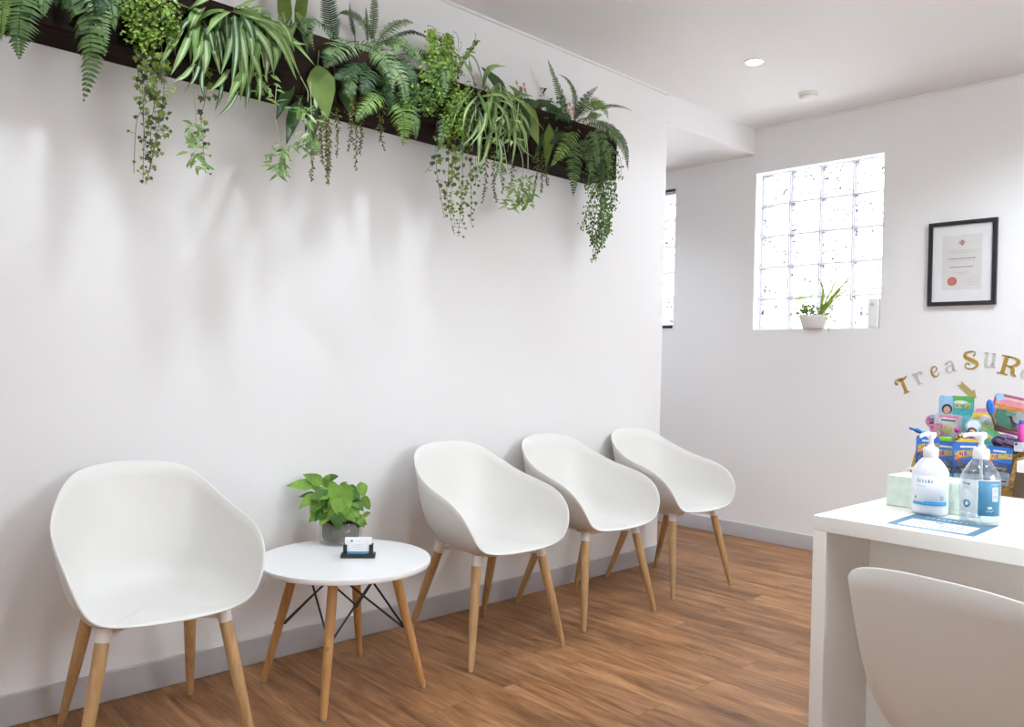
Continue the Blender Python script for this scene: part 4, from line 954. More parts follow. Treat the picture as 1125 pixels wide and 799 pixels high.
pack('carded_toy', 'large purple-edged orange card with green toy, right end of the tub', 'toy pack', 1110, 456, 38, 42, -12, 3.16, PLUM, [(CREAM, rrect(33, 36, .05, 2)), (PNK, rrect(26, 5, .2, 2, -1, 13)), (ORG, rrect(30, 6, .2, 2, -1, 7)), (LBU, ell(4, 4, -14, 17)), (pc('brown_print', (0.25, 0.12, 0.09)), rrect(31, 20, .1, 2, 0, -7))], (0, -5, 32, 26, 0.03), lambda t, T, k, z: [MB().prism([(x*k, y*k) for x, y in pl], z, z+h_z, 0, T).build('toy_piece', m_, t) for pl, h_z, m_ in (([(-14, 3), (-6, 4), (2, -8), (4, -16), (-8, -14), (-14, -6)], 0.02, DGRN), (ell(6, 7, 8, -1), 0.014, GRY), (ell(4, 4, 11, -11), 0.016, BLU), ([(-6, 1), (6, 3), (5, 0), (-4, -3)], 0.024, pc('green_light_plastic', (0.15, 0.42, 0.28), 0.3)))])
def loose(name, label, cat, px, py, Y): P, k, T = frame_at(px, py, Y, 0); return thing(name, label, cat, P, 0, 'loose toys in the tub'), k, T
t, k, T = loose('toy_paddle', 'glossy blue toy paddle with thin black handle standing between the two big cards', 'toy', 1088, 447, 3.08)
m = MB(); TT = T
vs = []
m.lathe([(0.0001, -0.030), (0.007, -0.026), (0.012, -0.008), (0.0125, 0.004), (0.009, 0.018), (0.004, 0.024), (0.0001, 0.025)], 20, sy=0.45); m.v = [tuple(TT @ Matrix.Rotation(0.12, 4, 'Z') @ Vector((v[0], v[2], v[1]))) for v in m.v]
m.build('paddle_head', pc('glossy_blue', (0.01, 0.16, 0.62), 0.15, 0.03), t)
MB().tube([TT @ Vector((0.003, -0.026, 0)), TT @ Vector((0.018, -0.075, 0)), TT @ Vector((0.030, -0.145, -0.004))], 0.0028, 8).build('handle', BLACKP, t)
t, k, T = loose('toy_wand', 'blue and cyan toy wand sticking out to the left of the toys', 'toy', 1012, 475, 3.08)
m = MB(); A, B = T @ Vector((-12*k, 4*k, 0)), T @ Vector((14*k, -4*k, 0))
m.tube([A.lerp(B, q) for q in (0, .05, .18, .3, .45, .6, .75, 1)], [.002, .0045, .004, .0085, .008, .005, .007, .005], 10)
m.build('wand_shaft', pc('wand_blue', (0.01, 0.18, 0.65), 0.3, 0.1), t)
MB().tube([A.lerp(B, q) for q in (.47, .55, .65, .8)], [.0095, .0098, .0085, .0078], 10).build('grip', CYAN, t)
t, k, T = loose('toy_block', 'bright lime green toy capsule lying above the carded cars', 'toy', 1037.5, 483.5, 3.02)
MB().bbox((-7.5*k, -3.4*k, -0.012), (7.5*k, 3.4*k, 0.012), 0.006, 0, T).build('capsule', LIME, t); MB().bbox((-7.7*k, -4.0*k, -0.0125), (7.7*k, -2.8*k, 0.0125), 0.002, 0, T).build('capsule_base', pc('dark_brown_plastic', (.08, .03, .03)), t)
t, k, T = loose('toy_egg', 'red toy ball beside the lime green capsule', 'toy', 1027, 481, 3.03)
m = MB(); m.lathe([(0.0001, -4.6*k)]+[(4.4*k*math.cos(a), 4.6*k*math.sin(a)) for a in np.arange(-1.3, 1.31, .26)]+[(0.0001, 4.6*k)], 20); m.build('ball', pc('red_plastic', (0.70, 0.03, 0.07), 0.3, 0.05), t); MB().lathe([(4.45*k, -0.4*k), (4.6*k, 0), (4.45*k, 0.4*k)], 20).build('seam', pc('dark_red_plastic', (0.4, 0.02, 0.04)), t)
t, k, T = loose('striped_toy', 'yellow and black striped toy ring left of the portrait card', 'toy', 1056, 484, 3.0)
m = MB(); m2 = MB()
for i in range(16):
    a0 = 2*PI*i/16; a1 = a0+PI/8; r = 4.6*k
    (m if i % 2 else m2).tube([T @ Vector((r*math.cos(a), r*math.sin(a), 0)) for a in (a0, (a0+a1)/2, a1)], 0.0055, 8)
m.build('black_stripe', BLACKP, t); m2.build('yellow_stripe', YEL, t)
t, k, T = loose('toy_gem', 'round magenta toy on the bubble pack', 'toy', 1051.5, 473, 3.08)
m = MB(); m.lathe([(0.0001, -3*k)]+[(3*k*math.cos(a), 3*k*math.sin(a)) for a in np.arange(-1.2, 1.21, .3)]+[(0.0001, 3*k)], 16); m.build('gem', MAG, t); MB().lathe([(3*k, -.3*k), (3.2*k, 0), (3*k, .3*k)], 16).build('band', PLUM, t)
t, k, T = loose('plush_bag', 'purple and black striped plush with a grey tag at right of the tub', 'plush toy', 1107, 488, 3.02)
m = MB(); nu, nv = 20, 12; vs = []
for i in range(nv+1):
    ph = -PI/2+PI*i/nv
    for j in range(nu):
        th = 2*PI*j/nu; bump = 1+0.07*math.sin(th*5+i)
        vs.append(T @ Matrix.Rotation(-0.3, 4, 'Z') @ Vector((15*k*math.cos(ph)*math.cos(th)*bump, 9.5*k*math.sin(ph)*bump, 8*k*math.cos(ph)*math.sin(th))))
for i in range(nv):
    m.add([], [])
    for j in range(nu): m.f.append([i*nu+j, i*nu+(j+1) % nu, (i+1)*nu+(j+1) % nu, (i+1)*nu+j]); m.m.append(1 if (i+j//3) % 3 == 0 else 0); m.sm.append(True)
m.v = [tuple(v) for v in vs]
m.build('plush_body', [pc('plush_purple', (0.15, 0.09, 0.20), 0.9, .5, 90), pc('plush_black', (0.015, 0.012, 0.02), 0.9)], t)
MB().prism(rrect(9*k, 10*k, .15, 3, 10*k, -3*k), 8.4*k, 8.4*k+0.001, 0, T).prism(ell(1.4*k, 1.4*k, 7.5*k, 0), 8.4*k+.001, 8.4*k+.0014, 1, T).build('tag', [pc('tag_grey', (0.55, 0.56, 0.60)), BLK], t)
t, k, T = loose('toy_bottle', 'magenta toy tube upright at the far right of the tub', 'toy', 1122, 474, 3.05)
MB().lathe([(0.0001, -12*k), (3.4*k, -12*k), (3.6*k, -10*k), (3.4*k, 6*k), (2*k, 8*k), (0.0001, 8*k)], 16).build('tube_body', MAG, t); MB().lathe([(2.1*k, 7.4*k), (2.2*k, 12*k), (0.0001, 12.4*k)], 16).build('cap', BLUB, t)
# ------------------------------------------------------------------ wall planter
PLY0, PLY1, PLX, PLZ0, PLZ1 = -0.35, 3.172, 0.18, 2.057, 2.285
DWOOD = woodmat('dark_stained_timber', (0.006, 0.0032, 0.002), (0.026, 0.013, 0.008), 0.85, 'Y', 0.4, 0.12)
t = thing('planter_box', 'long dark timber planter box fixed high on the wall, full of plants', 'planter', (0.0, PLY0, PLZ0))
Lp, Hp = PLY1-PLY0, PLZ1-PLZ0
MB().bbox((PLX-0.02, 0, 0), (PLX, Lp, Hp), 0.003).build('front_board', DWOOD, t)
MB().bbox((0.0008, 0, 0), (0.018, Lp, Hp+0.06), 0.003).build('back_board', DWOOD, t)
MB().bbox((0.0182, 0.0002, 0.0002), (PLX-0.0202, Lp-0.0202, 0.018), 0.002).build('base_board', DWOOD, t)
for y in (0.0002, Lp-0.0202): MB().bbox((0.0182, y+0.0001, 0.0182), (PLX-0.0202, y+0.0199, Hp), 0.002).build('end_board', DWOOD, t)
MB().box((0.0185, 0.021, 0.10), (PLX-0.0205, Lp-0.021, Hp-0.035)).build('soil', SOIL, t)

# ------------------------------------------------------------------ foliage helpers
FERN = leafmat('fern_green', (0.098, 0.165, 0.052), 0.55, 0.35, 14, 0.22); FERNB = leafmat('fern_blue_green', (0.15, 0.225, 0.092), 0.55, 0.3, 14, 0.22); FERNL = leafmat('fern_light_green', (0.175, 0.285, 0.062), 0.55, 0.3, 14, 0.28); FERND = leafmat('fern_dark_green', (0.032, 0.072, 0.022), 0.55, 0.35, 14, 0.15)
MAID = leafmat('maidenhair_green', (0.23, 0.36, 0.05), 0.55, 0.35, 12, 0.35); MAIDD = leafmat('maidenhair_dark', (0.075, 0.145, 0.022), 0.55, 0.35, 12, 0.25)
SPG = leafmat('spider_green', (0.165, 0.275, 0.085), 0.55, 0.3, 10, 0.25); SPW = leafmat('spider_cream', (0.46, 0.54, 0.32), 0.55, 0.12, 10, 0.3); SPL = leafmat('spider_pale_green', (0.22, 0.35, 0.1), 0.55, 0.25, 10, 0.3); SPD = leafmat('spider_deep_green', (0.055, 0.12, 0.05), 0.55, 0.3, 10, 0.2)
IVY = leafmat('ivy_green', (0.150, 0.205, 0.035), 0.45, 0.5, 40, 0.25); IVYD = leafmat('ivy_dark', (0.050, 0.080, 0.028), 0.45, 0.4, 40, 0.15); VSTEM = leafmat('vine_stem', (0.090, 0.075, 0.035), 0.6, 0.2); PSTEM = leafmat('pale_runner', (0.560, 0.560, 0.340), 0.5, 0.1)
BROAD = leafmat('broad_leaf_light', (0.22, 0.33, 0.09), 0.55, 0.25, 9, 0.3); BROADD = leafmat('broad_leaf_dark', (0.045, 0.090, 0.028), 0.35, 0.35, 9, 0.12); BROADO = leafmat('broad_leaf_olive', (0.150, 0.235, 0.040), 0.33, 0.3, 9, 0.25)
FEATH = leafmat('feathery_olive', (0.145, 0.150, 0.030), 0.5, 0.4, 30, 0.2); STRG = leafmat('string_green', (0.100, 0.215, 0.030), 0.45, 0.45, 30, 0.25); FLOW = leafmat('coral_flower', (0.55, 0.20, 0.13), 0.5, 0.3, 40, 0.3); BUSH = leafmat('bush_dark_green', (0.035, 0.115, 0.030), 0.4, 0.4, 30, 0.15)
PXM = 1/290.0
def bez(b, m, e, q):                       # passes through m half way
    c = m*2-(b+e)*0.5
    return b*(1-q)**2+c*2*q*(1-q)+e*q*q
def crown(px, py, X=0.10):                  # every plant is rooted in the soil of the box
    return Vector((0.09, on_x(px, py, X).y, 2.247))
def frond(t, o, bp, mp, tp, w, m_, xb=0.11, xm=0.22, xt=0.24, pairs=32, stem=True, dens=1.0):
    """one fern frond: a midrib with two rows of leaflets."""
    B, M, E = on_x(*bp, xb)-o, on_x(*mp, xm)-o, on_x(*tp, xt)-o
    mb = MB(); N = 26; P = [bez(B, M, E, i/N) for i in range(N+1)]
    mb.tube(P, [0.0018*(1-0.75*i/N) for i in range(N+1)], 5, 1)
    R0 = Vector((0, B.y*0.25, 0)); mb.tube([R0, R0.lerp(B, 0.5)+Vector((-0.01, 0, 0.015)), B], [0.0022, 0.002, 0.0018], 5, 1)
    pairs = max(12, int(pairs*dens))
    L = sum((P[i+1]-P[i]).length for i in range(N))
    view = Vector((0.80, -0.50, 0.15)) + Vector((rnd.uniform(-.25, .25), rnd.uniform(-.25, .25), rnd.uniform(0, .35)))
    for i in range(pairs):
        q = 0.06+0.94*i/(pairs-1); p = bez(B, M, E, q); d = (bez(B, M, E, min(1, q+.02))-bez(B, M, E, q-.02)).normalized()
        s = d.cross(view)
        if s.length < 0.15: s = d.cross(Vector((0, 0, 1)))
        s.normalize(); n = s.cross(d)
        env = min(1, 0.35+q*3.2)*(1-max(0, (q-0.35)/0.65)**1.7)*0.93+0.07
        ln = w*0.5*env*rnd.uniform(.92, 1.06); wd_ = L/pairs*0.74
        for sg in (-1, 1):
            dd = (s*sg+d*0.32+n*rnd.uniform(-.38, .14)).normalized(); side = dd.cross(n).normalized()
            a = p+dd*0.001
            vs = [a-side*wd_*0.45, a+side*wd_*0.55, p+dd*ln*0.55+side*wd_*0.52+n*ln*0.05, p+dd*ln-n*ln*0.16+d*ln*0.08, p+dd*ln*0.55-side*wd_*0.42+n*ln*0.05]
            mb.add(vs, [(0, 1, 2, 4), (4, 2, 3)], 1 if rnd.random() < 0.10 else 0, False)
    return mb.build('frond', [m_, FERND], t)
def fern(label, cpx, cpy, lst, group='boston ferns in the wall planter'):
    o = crown(cpx, cpy); t = thing('boston_fern', label, 'fern', o, 0, group)
    for a in lst:
        kw = a[5] if len(a) > 5 else {}
        frond(t, o, a[0], a[1], a[2], a[3]*PXM, a[4], **kw)
    return t
def spider(label, cpx, cpy, leaves, extra, bunches, wpx, group='variegated spider plants in the wall planter', rb=(0, 0, 0, 0)):
    o = crown(cpx, cpy); t = thing('spider_plant', label, 'spider plant', o, 0, group)
    f = MB()
    for (b, m, e, *k) in leaves:
        w = (k[0] if k else wpx)*PXM*0.80; sty = k[1] if len(k) > 1 else rnd.choice((0, 0, 0, 2))
        x0 = 0.17+rnd.uniform(-.02, .04)
        strap(f, [on_x(*b, x0)-o, on_x(*m, x0+.07)-o, on_x(*e, x0+.06)-o], w, sty, 1, 0.35, (0.7, -0.5, 0.4), 12, 0.6, 0.34 if sty != 2 else 0.18)
    for _ in range(extra):
        ax, ay, bx, by = rb
        b = (rnd.uniform(ax, bx), rnd.uniform(ay, ay+(by-ay)*0.35)); dx = rnd.gauss(0, 16); dy = rnd.uniform(25, 62)
        m = (b[0]+dx*.6, b[1]+dy*.4); e = (b[0]+dx, b[1]+dy); x0 = rnd.uniform(.10, .20)
        strap(f, [on_x(*b, x0)-o, on_x(*m, x0+.05)-o, on_x(*e, x0+.04)-o], wpx*rnd.uniform(.6, .95)*PXM, rnd.choice((0, 3, 2)), rnd.choice((1, 2)), 0.35, (0.7, -0.5, 0.4), 12, 0.6, 0.3)
    f.build('foliage', [SPG, SPW, SPL, SPD], t)
    for (pts, n, spread) in bunches:
        rn = MB(); P = [on_x(x, y, 0.23)-o for x, y in pts]
        q = [Vector(v[:3]) for v in cr([list(p) for p in P], 6)]; rn.tube(q, 0.0016, 5)
        ro_ = rn.build('runner', PSTEM, t)
        bl = MB(); e = P[-1]
        for _ in range(n):
            c = e+Vector((rnd.gauss(0, .012), rnd.gauss(0, spread[0]*PXM), -abs(rnd.random())*spread[1]*PXM))
            d = Vector((rnd.gauss(.2, .6), rnd.gauss(0, .8), rnd.gauss(-.35, .55)))
            tri_leaf(bl, c, d, (0.8, -.4, .5+rnd.uniform(-.3, .3)), rnd.uniform(8, 15)*PXM, rnd.uniform(2.6, 4.2)*PXM, rnd.choice((0, 2, 0, 2, 1)), 'lance', 0.5)
        bl.build('plantlet', [SPL, SPW, SPG], ro_)
    return t
def maidenhair(label, cpx, cpy, blobs, group='maidenhair ferns in the wall planter'):
    o = crown(cpx, cpy); t = thing('maidenhair_fern', label, 'fern', o, 0, group)
    f = MB(); s = MB()
    for (x0, y0, x1, y1, wd_, n, mi) in blobs:      # sprays along a line
        for _ in range(int(n*2.1)):
            q = rnd.random()**0.85; sp = wd_*(1-0.65*q)
            px, py = x0+(x1-x0)*q+rnd.gauss(0, sp*.42), y0+(y1-y0)*q+rnd.gauss(0, sp*.32)
            X = 0.15+0.11*rnd.random(); c = on_x(px, py, X)-o; r = rnd.uniform(1.0, 1.9)*PXM
            a = Vector((rnd.uniform(.3, 1), rnd.uniform(-1, .3), rnd.uniform(-.2, 1))).normalized(); u = a.orthogonal().normalized(); v = a.cross(u); ph = rnd.random()*6
            ks = [(math.cos(ph+k*PI/3)*(0.75 if k == 0 else 1), math.sin(ph+k*PI/3)*(0.75 if k == 0 else 1)) for k in range(6)]
            f.add([c+(u*x+v*y)*r for x, y in ks], [(0, 1, 2, 3), (0, 3, 4, 5)], mi if rnd.random() < .8 else 1-mi)
        for _ in range(6):
            A = on_x(x0+rnd.gauss(0, 3), y0, 0.13)-o; E = on_x(x1+rnd.gauss(0, wd_*.3), y1+rnd.gauss(0, 4), 0.22)-o
            s.tube([bez(A, (A+E)/2+Vector((.05, 0, .03)), E, k/6) for k in range(7)], 0.0009, 4)
    f.build('foliage', [MAID, MAIDD], t); s.build('wiry_stems', VSTEM, t)
    return t
IVYLEAF = [(0, -.42), (.16, -.30), (.42, -.34), (.30, -.08), (.50, .12), (.20, .16), (0, .56), (-.20, .16), (-.50, .12), (-.30, -.08), (-.42, -.34), (-.16, -.30)]
def leafplate(mb, c, nrm, up, size, poly, mi=0):
    T = basis(c, Vector(up).cross(Vector(nrm)), up)
    ctr = len(mb.v); pts = [T @ Vector((x*size, y*size, abs(x)*size*0.22)) for x, y in poly]
    n = len(poly); mb.add([T @ Vector((0, 0, 0))]+pts, [(0, 1+i, 1+(i+1) % n) for i in range(n)], mi)
def trailing(name, label, cat, cpx, cpy, strands, kind, group, X=0.20, mats=None):
    o = crown(cpx, cpy, 0.12); t = thing(name, label, cat, o, 0, group)
    for st_ in strands:
        pts, par = st_[0], st_[1]
        P = [on_x(x, y, X+rnd.uniform(-.02, .03))-o for x, y in pts]
        q = [Vector(v[:3]) for v in cr([list(p) for p in P], 10)]
        s = MB(); s.tube([Vector((0, P[0].y*0.3, 0)), P[0].lerp(Vector((0.08, P[0].y*0.6, 0.06)), 0.6), P[0]], 0.0011, 5, 0); s.tube(q, 0.0009 if kind != 'feather' else 0.0008, 5, 0)
        L = sum((q[i+1]-q[i]).length for i in range(len(q)-1)); n = int(par*L)
        for i in range(n):
            u = (i+rnd.random())/n; k = min(len(q)-2, int(u*(len(q)-1))); fr = u*(len(q)-1)-k; c = q[k].lerp(q[k+1], fr); ax = (q[k+1]-q[k]).normalized()
            taper = 1-0.55*u
            if kind == 'ivy':
                off = Vector((rnd.uniform(0, .02), rnd.gauss(0, .014), rnd.gauss(0, .006))); sz = rnd.uniform(5.0, 9.5)*PXM*(1-0.5*u)
                s.tube([c, c+off], 0.0006, 4, 0)
                leafplate(s, c+off, (rnd.uniform(.5, 1), rnd.uniform(-1, .2), rnd.uniform(-.1, .6)), (rnd.uniform(-.4, .4), rnd.uniform(-.7, .7), -1), sz, IVYLEAF, rnd.choice((1, 1, 2)))
            elif kind == 'feather':
                d = Vector((rnd.gauss(0, 1), rnd.gauss(0, 1), -0.4-rnd.random()*.8)).normalized(); ln = rnd.uniform(4.5, 8.5)*PXM*taper; w = 0.9*PXM
                sd = d.cross(Vector((.8, -.5, .2))).normalized()
                s.add([c, c+d*ln*.5+sd*w, c+d*ln, c+d*ln*.5-sd*w], [(0, 1, 2, 3)], rnd.choice((1, 1, 2)))
            else:
                off = Vector((rnd.gauss(0, .012), rnd.gauss(0, .013), rnd.gauss(0, .006)))*(1.2-0.5*u); r = rnd.uniform(1.3, 2.5)*PXM
                leafplate(s, c+off, (rnd.uniform(.3, 1), rnd.uniform(-1, .3), rnd.uniform(-.3, .7)), (rnd.uniform(-.5, .5), rnd.uniform(-.8, .8), -1), r*2, [(0, -.45), (.32, -.15), (.30, .25), (0, .5), (-.30, .25), (-.32, -.15)], rnd.choice((1, 1, 2)))
        s.build('strand', mats, t)
    return t

# ------------------------------------------------------------------ ferns
fern('boston fern at the far left end of the planter, large fronds hanging over the board', 70, -45, [
    ((40, -50), (24, 2), (21, 63), 40, FERN), ((14, -45), (4, 0), (1, 44), 16, FERNL), ((56, -45), (50, -14), (47, 18), 20, FERN), ((62, -42), (97, 22), (92, 110), 36, FERN), ((78, -48), (104, 0), (115, 60), 26, FERNB), ((116, -48), (121, -8), (126, 33), 20, FERN), ((100, -46), (108, -12), (108, 22), 22, FERND), ((60, -50), (72, -6), (74, 12), 18, FERND), ((30, -50), (52, -30), (62, 6), 22, FERND)])
F2 = [((368, 48), (361, 8), (357, -34), 24, FERND, dict(xm=.13, xt=.14)), ((376, 46), (341, 21), (345, 54), 24, FERNB), ((394, 46), (374, 51), (357, 74), 40, FERNB), ((392, 48), (420, 62), (431, 96), 34, FERNB, dict(xt=.28)), ((404, 50), (437, 78), (445, 116), 26, FERNB), ((428, 90), (411, 107), (391, 132), 34, FERNL), ((424, 88), (441, 118), (443, 159), 40, FERNL), ((412, 44), (392, 18), (372, 15), 14, FERN, dict(xm=.12, xt=.1)), ((408, 46), (411, 12), (411, -24), 13, FERN, dict(xm=.12, xt=.12)), ((404, 46), (403, 26), (402, 8), 7, FERND, dict(xm=.1, xt=.1)), ((390, 40), (386, 22), (384, 2), 7, FERND, dict(xm=.1, xt=.1)), ((416, 44), (436, 26), (454, 25), 20, FERNB, dict(xm=.14, xt=.15)), ((424, 48), (452, 35), (476, 48), 9, FERND, dict(xm=.13, xt=.15)), ((440, 60), (483, 68), (487, 109), 26, FERNB, dict(xt=.28)), ((446, 86), (470, 84), (488, 110), 14, FERNL), ((420, 46), (434, 48), (435, 63), 14, FERNB), ((436, 52), (452, 56), (463, 76), 16, FERNB), ((446, 96), (454, 122), (457, 153), 22, FERN), ((484, 96), (489, 130), (480, 166), 22, FERN), ((400, 60), (384, 76), (366, 86), 26, FERND), ((410, 62), (404, 84), (398, 104), 30, FERND), ((420, 60), (446, 72), (456, 100), 26, FERND), ((396, 62), (384, 92), (388, 108), 22, FERN), ((408, 52), (436, 44), (458, 62), 18, FERN), ((412, 70), (424, 92), (428, 122), 24, FERND), ((386, 56), (372, 62), (352, 62), 22, FERND)]
fern('large boston fern at the middle of the planter', 398, 62, F2)
fern('boston fern at the right end of the planter with one tall upright frond', 634, 138, [
    ((624, 130), (614, 98), (602, 66), 17, FERN, dict(xm=.13, xt=.14)), ((631, 130), (630, 98), (614, 82), 12, FERN, dict(xm=.13, xt=.14)), ((631, 132), (642, 110), (657, 95), 18, FERND, dict(xm=.14, xt=.14)), ((633, 130), (655, 112), (668, 130), 26, FERNL, dict(xm=.2)), ((650, 122), (674, 116), (694, 122), 9, FERN, dict(xm=.15, xt=.15)), ((632, 132), (624, 154), (606, 182), 30, FERNL, dict(xt=.30)), ((630, 140), (631, 172), (630, 214), 34, FERN, dict(xt=.28)), ((638, 138), (662, 154), (669, 190), 24, FERNB), ((642, 136), (676, 148), (690, 186), 24, FERNB, dict(xt=.26)), ((636, 138), (652, 156), (656, 186), 20, FERNB), ((636, 142), (645, 166), (652, 200), 22, FERN), ((652, 132), (682, 150), (689, 184), 14, FERND), ((628, 134), (622, 128), (610, 130), 18, FERND), ((634, 134), (648, 128), (662, 126), 20, FERNB), ((626, 138), (614, 150), (604, 158), 16, FERND), ((640, 150), (658, 178), (662, 206), 18, FERND)])

# ------------------------------------------------------------------ spider plants
S1 = [((207, 15), (185, 15), (166, 31), 10, 2), ((205, 18), (192, 45), (173, 77), 10), ((212, 30), (201, 58), (187, 84), 9), ((223, 7), (214, 19), (208, 33), 13, 2), ((214, 22), (219, 52), (211, 73), 10), ((214, 70), (203, 84), (187, 91), 7), ((222, 58), (215, 84), (202, 102), 5, 3), ((225, 36), (227, 62), (224, 84), 10), ((226, 40), (237, 60), (242, 82), 7), ((252, 13), (237, 24), (226, 39), 8, 2), ((255, 14), (254, 45), (243, 82), 10), ((258, 18), (260, 55), (254, 100), 9, 3), ((262, 16), (276, 45), (277, 76), 8), ((262, 25), (268, 55), (272, 88), 9), ((253, 75), (243, 90), (229, 101), 7), ((265, 80), (259, 95), (250, 111), 9, 2), ((265, 60), (267, 85), (264, 112), 8), ((268, 40), (281, 68), (289, 92), 6), ((262, 10), (304, 32), (330, 84), 9, 2), ((268, 8), (312, 36), (346, 72), 9, 2), ((265, 18), (292, 48), (301, 82), 8), ((270, 13), (306, 44), (326, 88), 9, 2), ((256, 10), (270, 5), (286, -3), 7, 2), ((268, 13), (282, 9), (296, 10), 7, 2), ((274, 20), (290, 17), (303, 19), 7, 2), ((207, 12), (221, 2), (242, -7), 10, 2), ((213, 12), (196, 4), (189, -5), 8, 0), ((272, 78), (273, 102), (269, 122), 6, 3), ((262, 100), (253, 116), (237, 131), 5, 3), ((273, 30), (279, 60), (271, 106), 8), ((285, 42), (293, 66), (292, 88), 8), ((298, 40), (304, 60), (300, 82), 7, 2), ((305, 34), (322, 46), (341, 66), 8, 2), ((312, 36), (325, 47), (337, 49), 6, 2), ((240, 10), (216, 24), (206, 50), 8), ((246, 12), (240, 34), (236, 60), 8, 3), ((230, 8), (206, 24), (196, 40), 8, 3), ((224, 70), (222, 92), (226, 112), 5, 3), ((246, 82), (242, 106), (236, 122), 5, 3), ((284, 66), (286, 96), (284, 118), 5), ((258, 12), (232, 14), (214, 26), 8, 2), ((256, 12), (282, 20), (310, 30), 8, 2)]
spider('spider plant with broad cream-striped leaves, left half of the planter', 245, 18, S1, 44, [
    ([(212, 72), (213, 105), (216, 134)], 46, (4, 42)), ([(304, 92), (302, 125), (309, 156)], 44, (6, 34)), ([(284, 50), (288, 62), (290, 74)], 24, (5, 30)), ([(330, 84), (338, 100), (338, 112)], 46, (7, 44)), ([(341, 90), (342, 130), (340, 150)], 20, (4, 20))], 8.5, rb=(190, 10, 330, 60))
S2 = [((526, 100), (514, 76), (506, 60), 5), ((522, 96), (517, 78), (515, 64), 5, 3), ((531, 92), (522, 66), (509, 57), 5), ((531, 96), (536, 76), (549, 70), 6, 2), ((533, 92), (540, 75), (557, 73), 7), ((530, 106), (552, 106), (574, 131), 7, 2), ((545, 104), (572, 112), (598, 144), 6, 2), ((535, 112), (531, 140), (515, 162), 6), ((529, 128), (521, 147), (508, 161), 5), ((526, 110), (536, 124), (541, 147), 6), ((562, 126), (575, 143), (578, 168), 6), ((566, 120), (577, 132), (584, 148), 5), ((560, 111), (572, 105), (586, 106), 9, 2), ((538, 102), (548, 92), (551, 108), 5), ((527, 118), (527, 155), (524, 192), 7), ((521, 133), (509, 154), (505, 180), 5), ((541, 132), (535, 165), (524, 192), 5), ((546, 146), (551, 172), (543, 196), 5, 3), ((566, 142), (574, 163), (587, 174), 5), ((520, 100), (500, 112), (484, 122), 4, 2), ((536, 106), (556, 128), (561, 160), 6), ((540, 110), (561, 116), (568, 150), 5), ((532, 110), (544, 138), (546, 172), 6), ((524, 106), (512, 122), (508, 146), 5), ((560, 120), (566, 150), (562, 186), 5)]
spider('spider plant with thin striped leaves, right half of the planter', 540, 104, S2, 60, [
    ([(552, 150), (557, 180), (562, 200)], 40, (6, 34)), ([(566, 150), (574, 175), (574, 194)], 46, (6, 44)), ([(578, 145), (580, 170), (580, 190)], 28, (5, 34)), ([(540, 110), (548, 116), (552, 122)], 50, (9, 42)), ([(556, 110), (562, 120), (562, 126)], 40, (8, 36)), ([(540, 150), (548, 160), (550, 170)], 16, (6, 20))], 5.0, rb=(516, 92, 574, 165))

# ------------------------------------------------------------------ maidenhair ferns
maidenhair('light green maidenhair fern near the left end of the planter', 160, -5, [(150, -12, 146, 44, 24, 210, 0), (165, -10, 172, 48, 26, 230, 0), (180, 0, 192, 34, 20, 130, 0), (158, 10, 158, 56, 16, 120, 0), (140, 0, 138, 20, 14, 70, 1), (186, 20, 190, 52, 16, 90, 1)])
maidenhair('yellow-green maidenhair fern right of the large middle fern', 484, 92, [(480, 88, 474, 34, 18, 280, 0), (490, 88, 492, 40, 20, 300, 0), (496, 84, 524, 45, 9, 80, 0), (498, 95, 508, 150, 26, 330, 0), (500, 100, 492, 150, 20, 160, 0), (478, 90, 470, 124, 26, 240, 1), (460, 92, 450, 118, 20, 140, 1), (510, 100, 516, 140, 16, 110, 0), (494, 70, 488, 110, 20, 150, 1)])

# ------------------------------------------------------------------ ivy and other trailing plants
trailing('trailing_ivy', 'ivy trailing in several strands below the light green maidenhair', 'ivy', 165, 30, [([(154, 40), (156, 90), (158, 140), (157, 197)], 90), ([(165, 40), (168, 100), (171, 150), (160, 203)], 90), ([(178, 60), (180, 100), (174, 140), (164, 190)], 90), ([(171, 50), (172, 95), (166, 140), (166, 180)], 90), ([(160, 60), (162, 85), (157, 120), (160, 160)], 80), ([(152, 84), (150, 92), (160, 110), (150, 135), (147, 190)], 26)], 'ivy', 'ivy trailing from the wall planter', 0.215, [VSTEM, IVY, IVYD])
trailing('trailing_ivy', 'single ivy strand hanging beside the left spider plantlet', 'ivy', 222, 60, [([(224, 70), (227, 100), (221, 130), (223, 160), (226, 191)], 62)], 'ivy', 'ivy trailing from the wall planter', 0.21, [VSTEM, IVY, IVYD])
trailing('trailing_ivy', 'ivy strands hanging below the yellow-green maidenhair', 'ivy', 500, 140, [([(478, 150), (480, 190), (484, 215), (488, 240)], 74), ([(492, 150), (493, 190), (491, 215), (499, 257)], 84), ([(500, 150), (501, 185), (507, 215), (503, 260)], 90), ([(508, 150), (508, 190), (507, 225), (505, 236)], 60), ([(516, 160), (517, 195), (518, 222), (517, 246)], 74), ([(496, 160), (497, 190), (496, 220), (500, 250)], 80), ([(484, 160), (476, 178), (467, 190)], 40), ([(522, 170), (523, 190), (522, 205)], 60)], 'ivy', 'ivy trailing from the wall planter', 0.20, [VSTEM, IVY, IVYD])
fg = 'feathery trailing plants under the planter'
trailing('feathery_trailer', 'olive feathery tails hanging beside the large pale leaf', 'trailing plant', 356, 90, [([(346, 120), (344, 160), (342, 198)], 300), ([(357, 110), (358, 150), (360, 202)], 420), ([(360, 120), (362, 160), (361, 190)], 380), ([(369, 115), (371, 140), (370, 172)], 260), ([(354, 120), (353, 150), (354, 180)], 300)], 'feather', fg, 0.20, [VSTEM, FEATH, IVYD])
